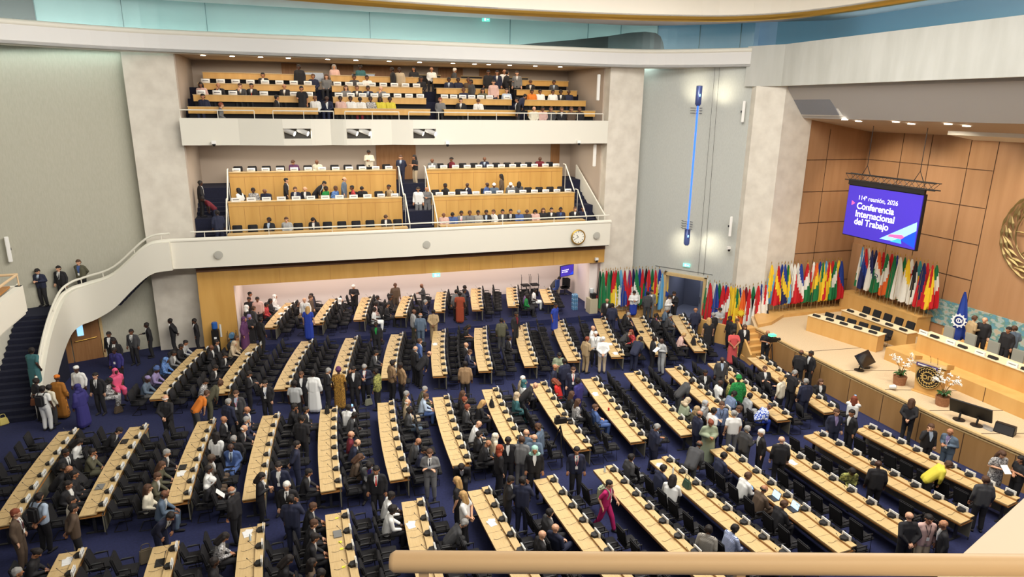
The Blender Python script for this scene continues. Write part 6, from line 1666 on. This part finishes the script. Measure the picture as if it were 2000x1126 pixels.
for k in range(3):
    bm=NB(); tube(bm,[(0,-.2,0),(0,-.17,0),(0,.12,0),(0,.16,0),(0,.22,0)],[.12,.14,.14,.1,.03],18); o=obj('water_jug',bm,mat('blue clear jug',(96,140,176),.15),None,(-3.7,34.35,.06+.145+.37*k),smooth=True); tag(o,f'blue water jug lying in the rack, {("bottom","middle","top")[k]} shelf','jug','blue water jugs in the rack')
# alcove: wall television, stacked chairs, cabinet
tv=empty('television',(16.1,38.2,2.15),-1.15,'wall television with the purple title at the end of the alcove','television'); bm=NB(); box(bm,(0,0,0),(.06,1.25,.74)); obj('casing',bm,blackp,tv); bm=NB(); box(bm,(.033,0,0),(.006,1.18,.67)); obj('display',bm,scr,tv)
bm=NB(); hexa(bm,[(.037,.02,-.33),(.037,.58,-.33),(.037,.58,-.1),(.037,.3,-.28)],[(.039,.02,-.33),(.039,.58,-.33),(.039,.58,-.1),(.039,.3,-.28)]); obj('blue_corner',bm,db,tv)
for i,(s,z) in enumerate((('Internacional',.02),('del Trabajo',-.1))): o=link('title_text',textmesh(s,.12,'title_text',wtxt,bold=.002),tv,(.038,-.5,z)); o.rotation_euler=(PI/2,0,PI/2)
bm=NB(); tube(bm,[(-.03,0,0),(-.25,0,.1)],.03,6); obj('wall_arm',bm,darkg,tv)
for i in range(2):
    p=ony(1026+18*i,562,38.9); e=empty('stacked_chair',(p[0],38.9,.352),PI/2,f'black double chair stacked on end by the alcove wall, {("west","east")[i]} one','chair','chairs stacked in the alcove')
    bm=NB(); box(bm,(0,0,.3),(.09,.5,.5)); box(bm,(.0,0,.82),(.5,.5,.09)); bmesh.ops.bevel(bm,geom=list(bm.edges),offset=.02,segments=2,affect='EDGES'); obj('upholstery',bm,blackf,e,smooth=True)
    bm=NB(); 
    for sy in (-.26,.26): tube(bm,[(0,sy,0),(0,sy,1.35),(.1,sy,1.5)],.018,6)
    obj('frame',bm,blackp,e)
for i,x in enumerate((1078,1110,1122)):
    p=onz(x,573,.35); e=empty('office_chair',(min(p[0],16.3),min(p[1],38.9),.352),2.2+i,('blue office chair in the corner of the alcove','dark office chair facing the corner of the alcove','dark office chair nearest the alcove column')[i],'chair'); m=mat('blue chair fabric',(60,84,150),.8) if i==0 else blackf
    bm=NB(); box(bm,(0,0,.46),(.46,.46,.09)); obj('seat',bm,m,e); bm=NB(); box(bm,(-.24,0,.8),(.07,.44,.55)); obj('backrest',bm,m,e); bm=NB(); tube(bm,[(0,0,.42),(0,0,.06)],.03,8)
    for q in range(5): tube(bm,[(0,0,.06),(.27*math.cos(q*1.257),.27*math.sin(q*1.257),.03)],.02,5)
    obj('pedestal',bm,darkg,e)
p=onz(1163,612,.35); e=empty('coffee_cabinet',(16.35,34.75,.352),PI,'beige cabinet with a coffee machine beside the alcove column','cabinet'); bm=NB(); box(bm,(0,0,.45),(.5,.6,.9)); obj('body',bm,mat('beige cabinet',(186,176,148),.6),e); bm=NB(); box(bm,(-.05,.05,1.05),(.3,.3,.3)); obj('coffee_machine',bm,blackp,e); bm=NB(); lathe(bm,[(0,0),(.11,0),(.13,.05),(.13,.26),(0,.3)],14,c=(0,-.1,1.2)); obj('water_tank',bm,mat('clear plastic',(210,214,214),.2),e,smooth=True)
bm=NB()
for z in range(4):
    for i in range(3):
        for k in range(3): lathe(bm,[(0,0),(.05,0),(.052,.17),(.02,.22),(.02,.245),(0,.245)],8,c=(i*.112-.112,k*.112-.112,z*.25))
pw_=obj('wrapped_bottle_pack',bm,mat('blue clear jug',(96,140,176),.15),None,(15.6,35.6,.352)); tag(pw_,'tall wrapped pack of blue water bottles on the raised floor by the cabinet','bottles',kind='stuff')
# rail along the stair parapet
bm=NB(); rp_=[(p[0]+(.0 if p[0]>-9.8 else .06),p[1]+.1,p[2]+.36) for p in PAR]; e=empty('handrail',rp_[0],0,'cream handrail curving down above the stair parapet','handrail'); o_=Vector(rp_[0])
tube(bm,[Vector(p)-o_ for p in rp_],.05,8); obj('top_rail',bm,cream,e,smooth=True)
for k in range(2,len(rp_)-2,5): bm=NB(); q=Vector(rp_[k])-o_; tube(bm,[q,q-Vector((0,0,.34))],.02,6); obj('rail_post',bm,cream,e)
# ================================================================ LIGHT
def area(n,loc,rot,sx,sy,e,c=(1,.95,.87),spread=180):
    l=bpy.data.lights.new(n,'AREA'); l.shape='RECTANGLE'; l.size=sx; l.size_y=sy; l.energy=e; l.color=c; l.spread=D2R(spread)
    o=bpy.data.objects.new(n,l); COL.objects.link(o); o.location=loc; o.rotation_euler=rot; return o
def spot(n,loc,target,e,ang=50,c=(1,.93,.82),blend=.6,rad=.2):
    l=bpy.data.lights.new(n,'SPOT'); l.energy=e; l.spot_size=D2R(ang); l.spot_blend=blend; l.color=c; l.shadow_soft_size=rad
    o=bpy.data.objects.new(n,l); COL.objects.link(o); o.location=loc; o.rotation_euler=(Vector(target)-Vector(loc)).to_track_quat('-Z','Y').to_euler(); return o
w=bpy.data.worlds.new('world'); SC.world=w; w.use_nodes=True; w.node_tree.nodes['Background'].inputs[0].default_value=(.9,.93,1,1); w.node_tree.nodes['Background'].inputs[1].default_value=.2
area('ceiling_lamp_a',(11,22,18.6),(0,0,0),14,10,3500,(1,.97,.92))
area('ceiling_lamp_b',(15,8,18.6),(0,0,0),12,12,2900,(1,.96,.9))
area('wall_fill_light',(3,6,16.0),(D2R(78),0,0),16,1.5,1300,(1,.96,.9),110)  # unseen fill added to brighten the gallery wall and ring fascia
area('stair_wall_fill',(0,20,16.2),(D2R(72),0,D2R(55)),8,1.5,480,(1,.95,.88),90)  # added fill hanging in mid-air, lifts the olive wall beside the stair
area('ceiling_lamp_c',(-5,20,18.6),(0,0,0),9,9,150,(1,.96,.9))
for i,y in enumerate((25,20,15,10)): spot('stage_lamp_%d'%i,(22.5,y-2,13.2),(25.5,y,1.5),1250,75,(1,.9,.75))
for i,(y,z) in enumerate(((27,6),(23,7),(19,6))): spot('stage_wash_%d'%i,(25.8,y,11.6),(29.8,y-.5,z),760,95,(1,.86,.66))
area('alcove_lamp',(6.7,37.4,3.6),(0,0,0),19,3.5,620,(1,.84,.76))
area('lower_gallery_lamp',(6,37.3,10.2),(0,0,0),20,3.5,720,(1,.9,.76))
area('upper_gallery_lamp',(6,38.2,14.4),(0,0,0),20,4,420,(1,.87,.7))
for z,tz in ((12.9,13.4),(5.0,4.6)):
    for dx,dy in ((-.2,.1),(.5,-.65)): spot('wall_glow_lamp',(20.6+dx,32.25+dy,z),(22.0+dx*2.2,33.2+dy*1.6,tz),110,80,(1,.9,.68),1,.15)
vs=SC.view_settings; vs.view_transform='Standard'; vs.look='None'; vs.exposure=-.08; vs.gamma=1; vs.use_curve_mapping=False
SC.cycles.max_bounces=6; SC.cycles.diffuse_bounces=4; SC.cycles.glossy_bounces=3; SC.cycles.transparent_max_bounces=8; SC.cycles.sample_clamp_indirect=4; SC.cycles.caustics_reflective=False; SC.cycles.caustics_refractive=False

area('own_gallery_lamp',(1,-1.5,14.2),(0,0,0),8,3,330,(1,.84,.62))
area('cove_lamp',(10,14,17.3),(PI,0,0),16,16,1500,(1,.97,.92))

area('ring_fill_light',(25.0,14,15.6),(PI,0,0),.8,26,120,(.9,.95,1))  # added uplight to brighten the ceiling ring's underside, no fixture here
area('lobby_lamp',tuple(Vector((*((D0+D1)/2+dn*1.7),2.9))),(0,0,0),1,1,60,(.95,.97,1))

for o in COL.objects:
    if 'label' in o.keys():
        l=o['label']; n=len(l.split())
        for a,b in (('from the west end','from the stair side'),('from its west side','from the wall side'),('from west','from stair side' if n<16 else 'from stair'),('west stair','stair side aisle'),('west pillar','stair side pillar'),('east pillar','flag side pillar'),('east stair','clock side aisle'),('west one','west one'),('west desk of the near block','desk by the picture edge in the near block'),('west gallery parapet','side gallery parapet')): l=l.replace(a,b)
        o['label']=l
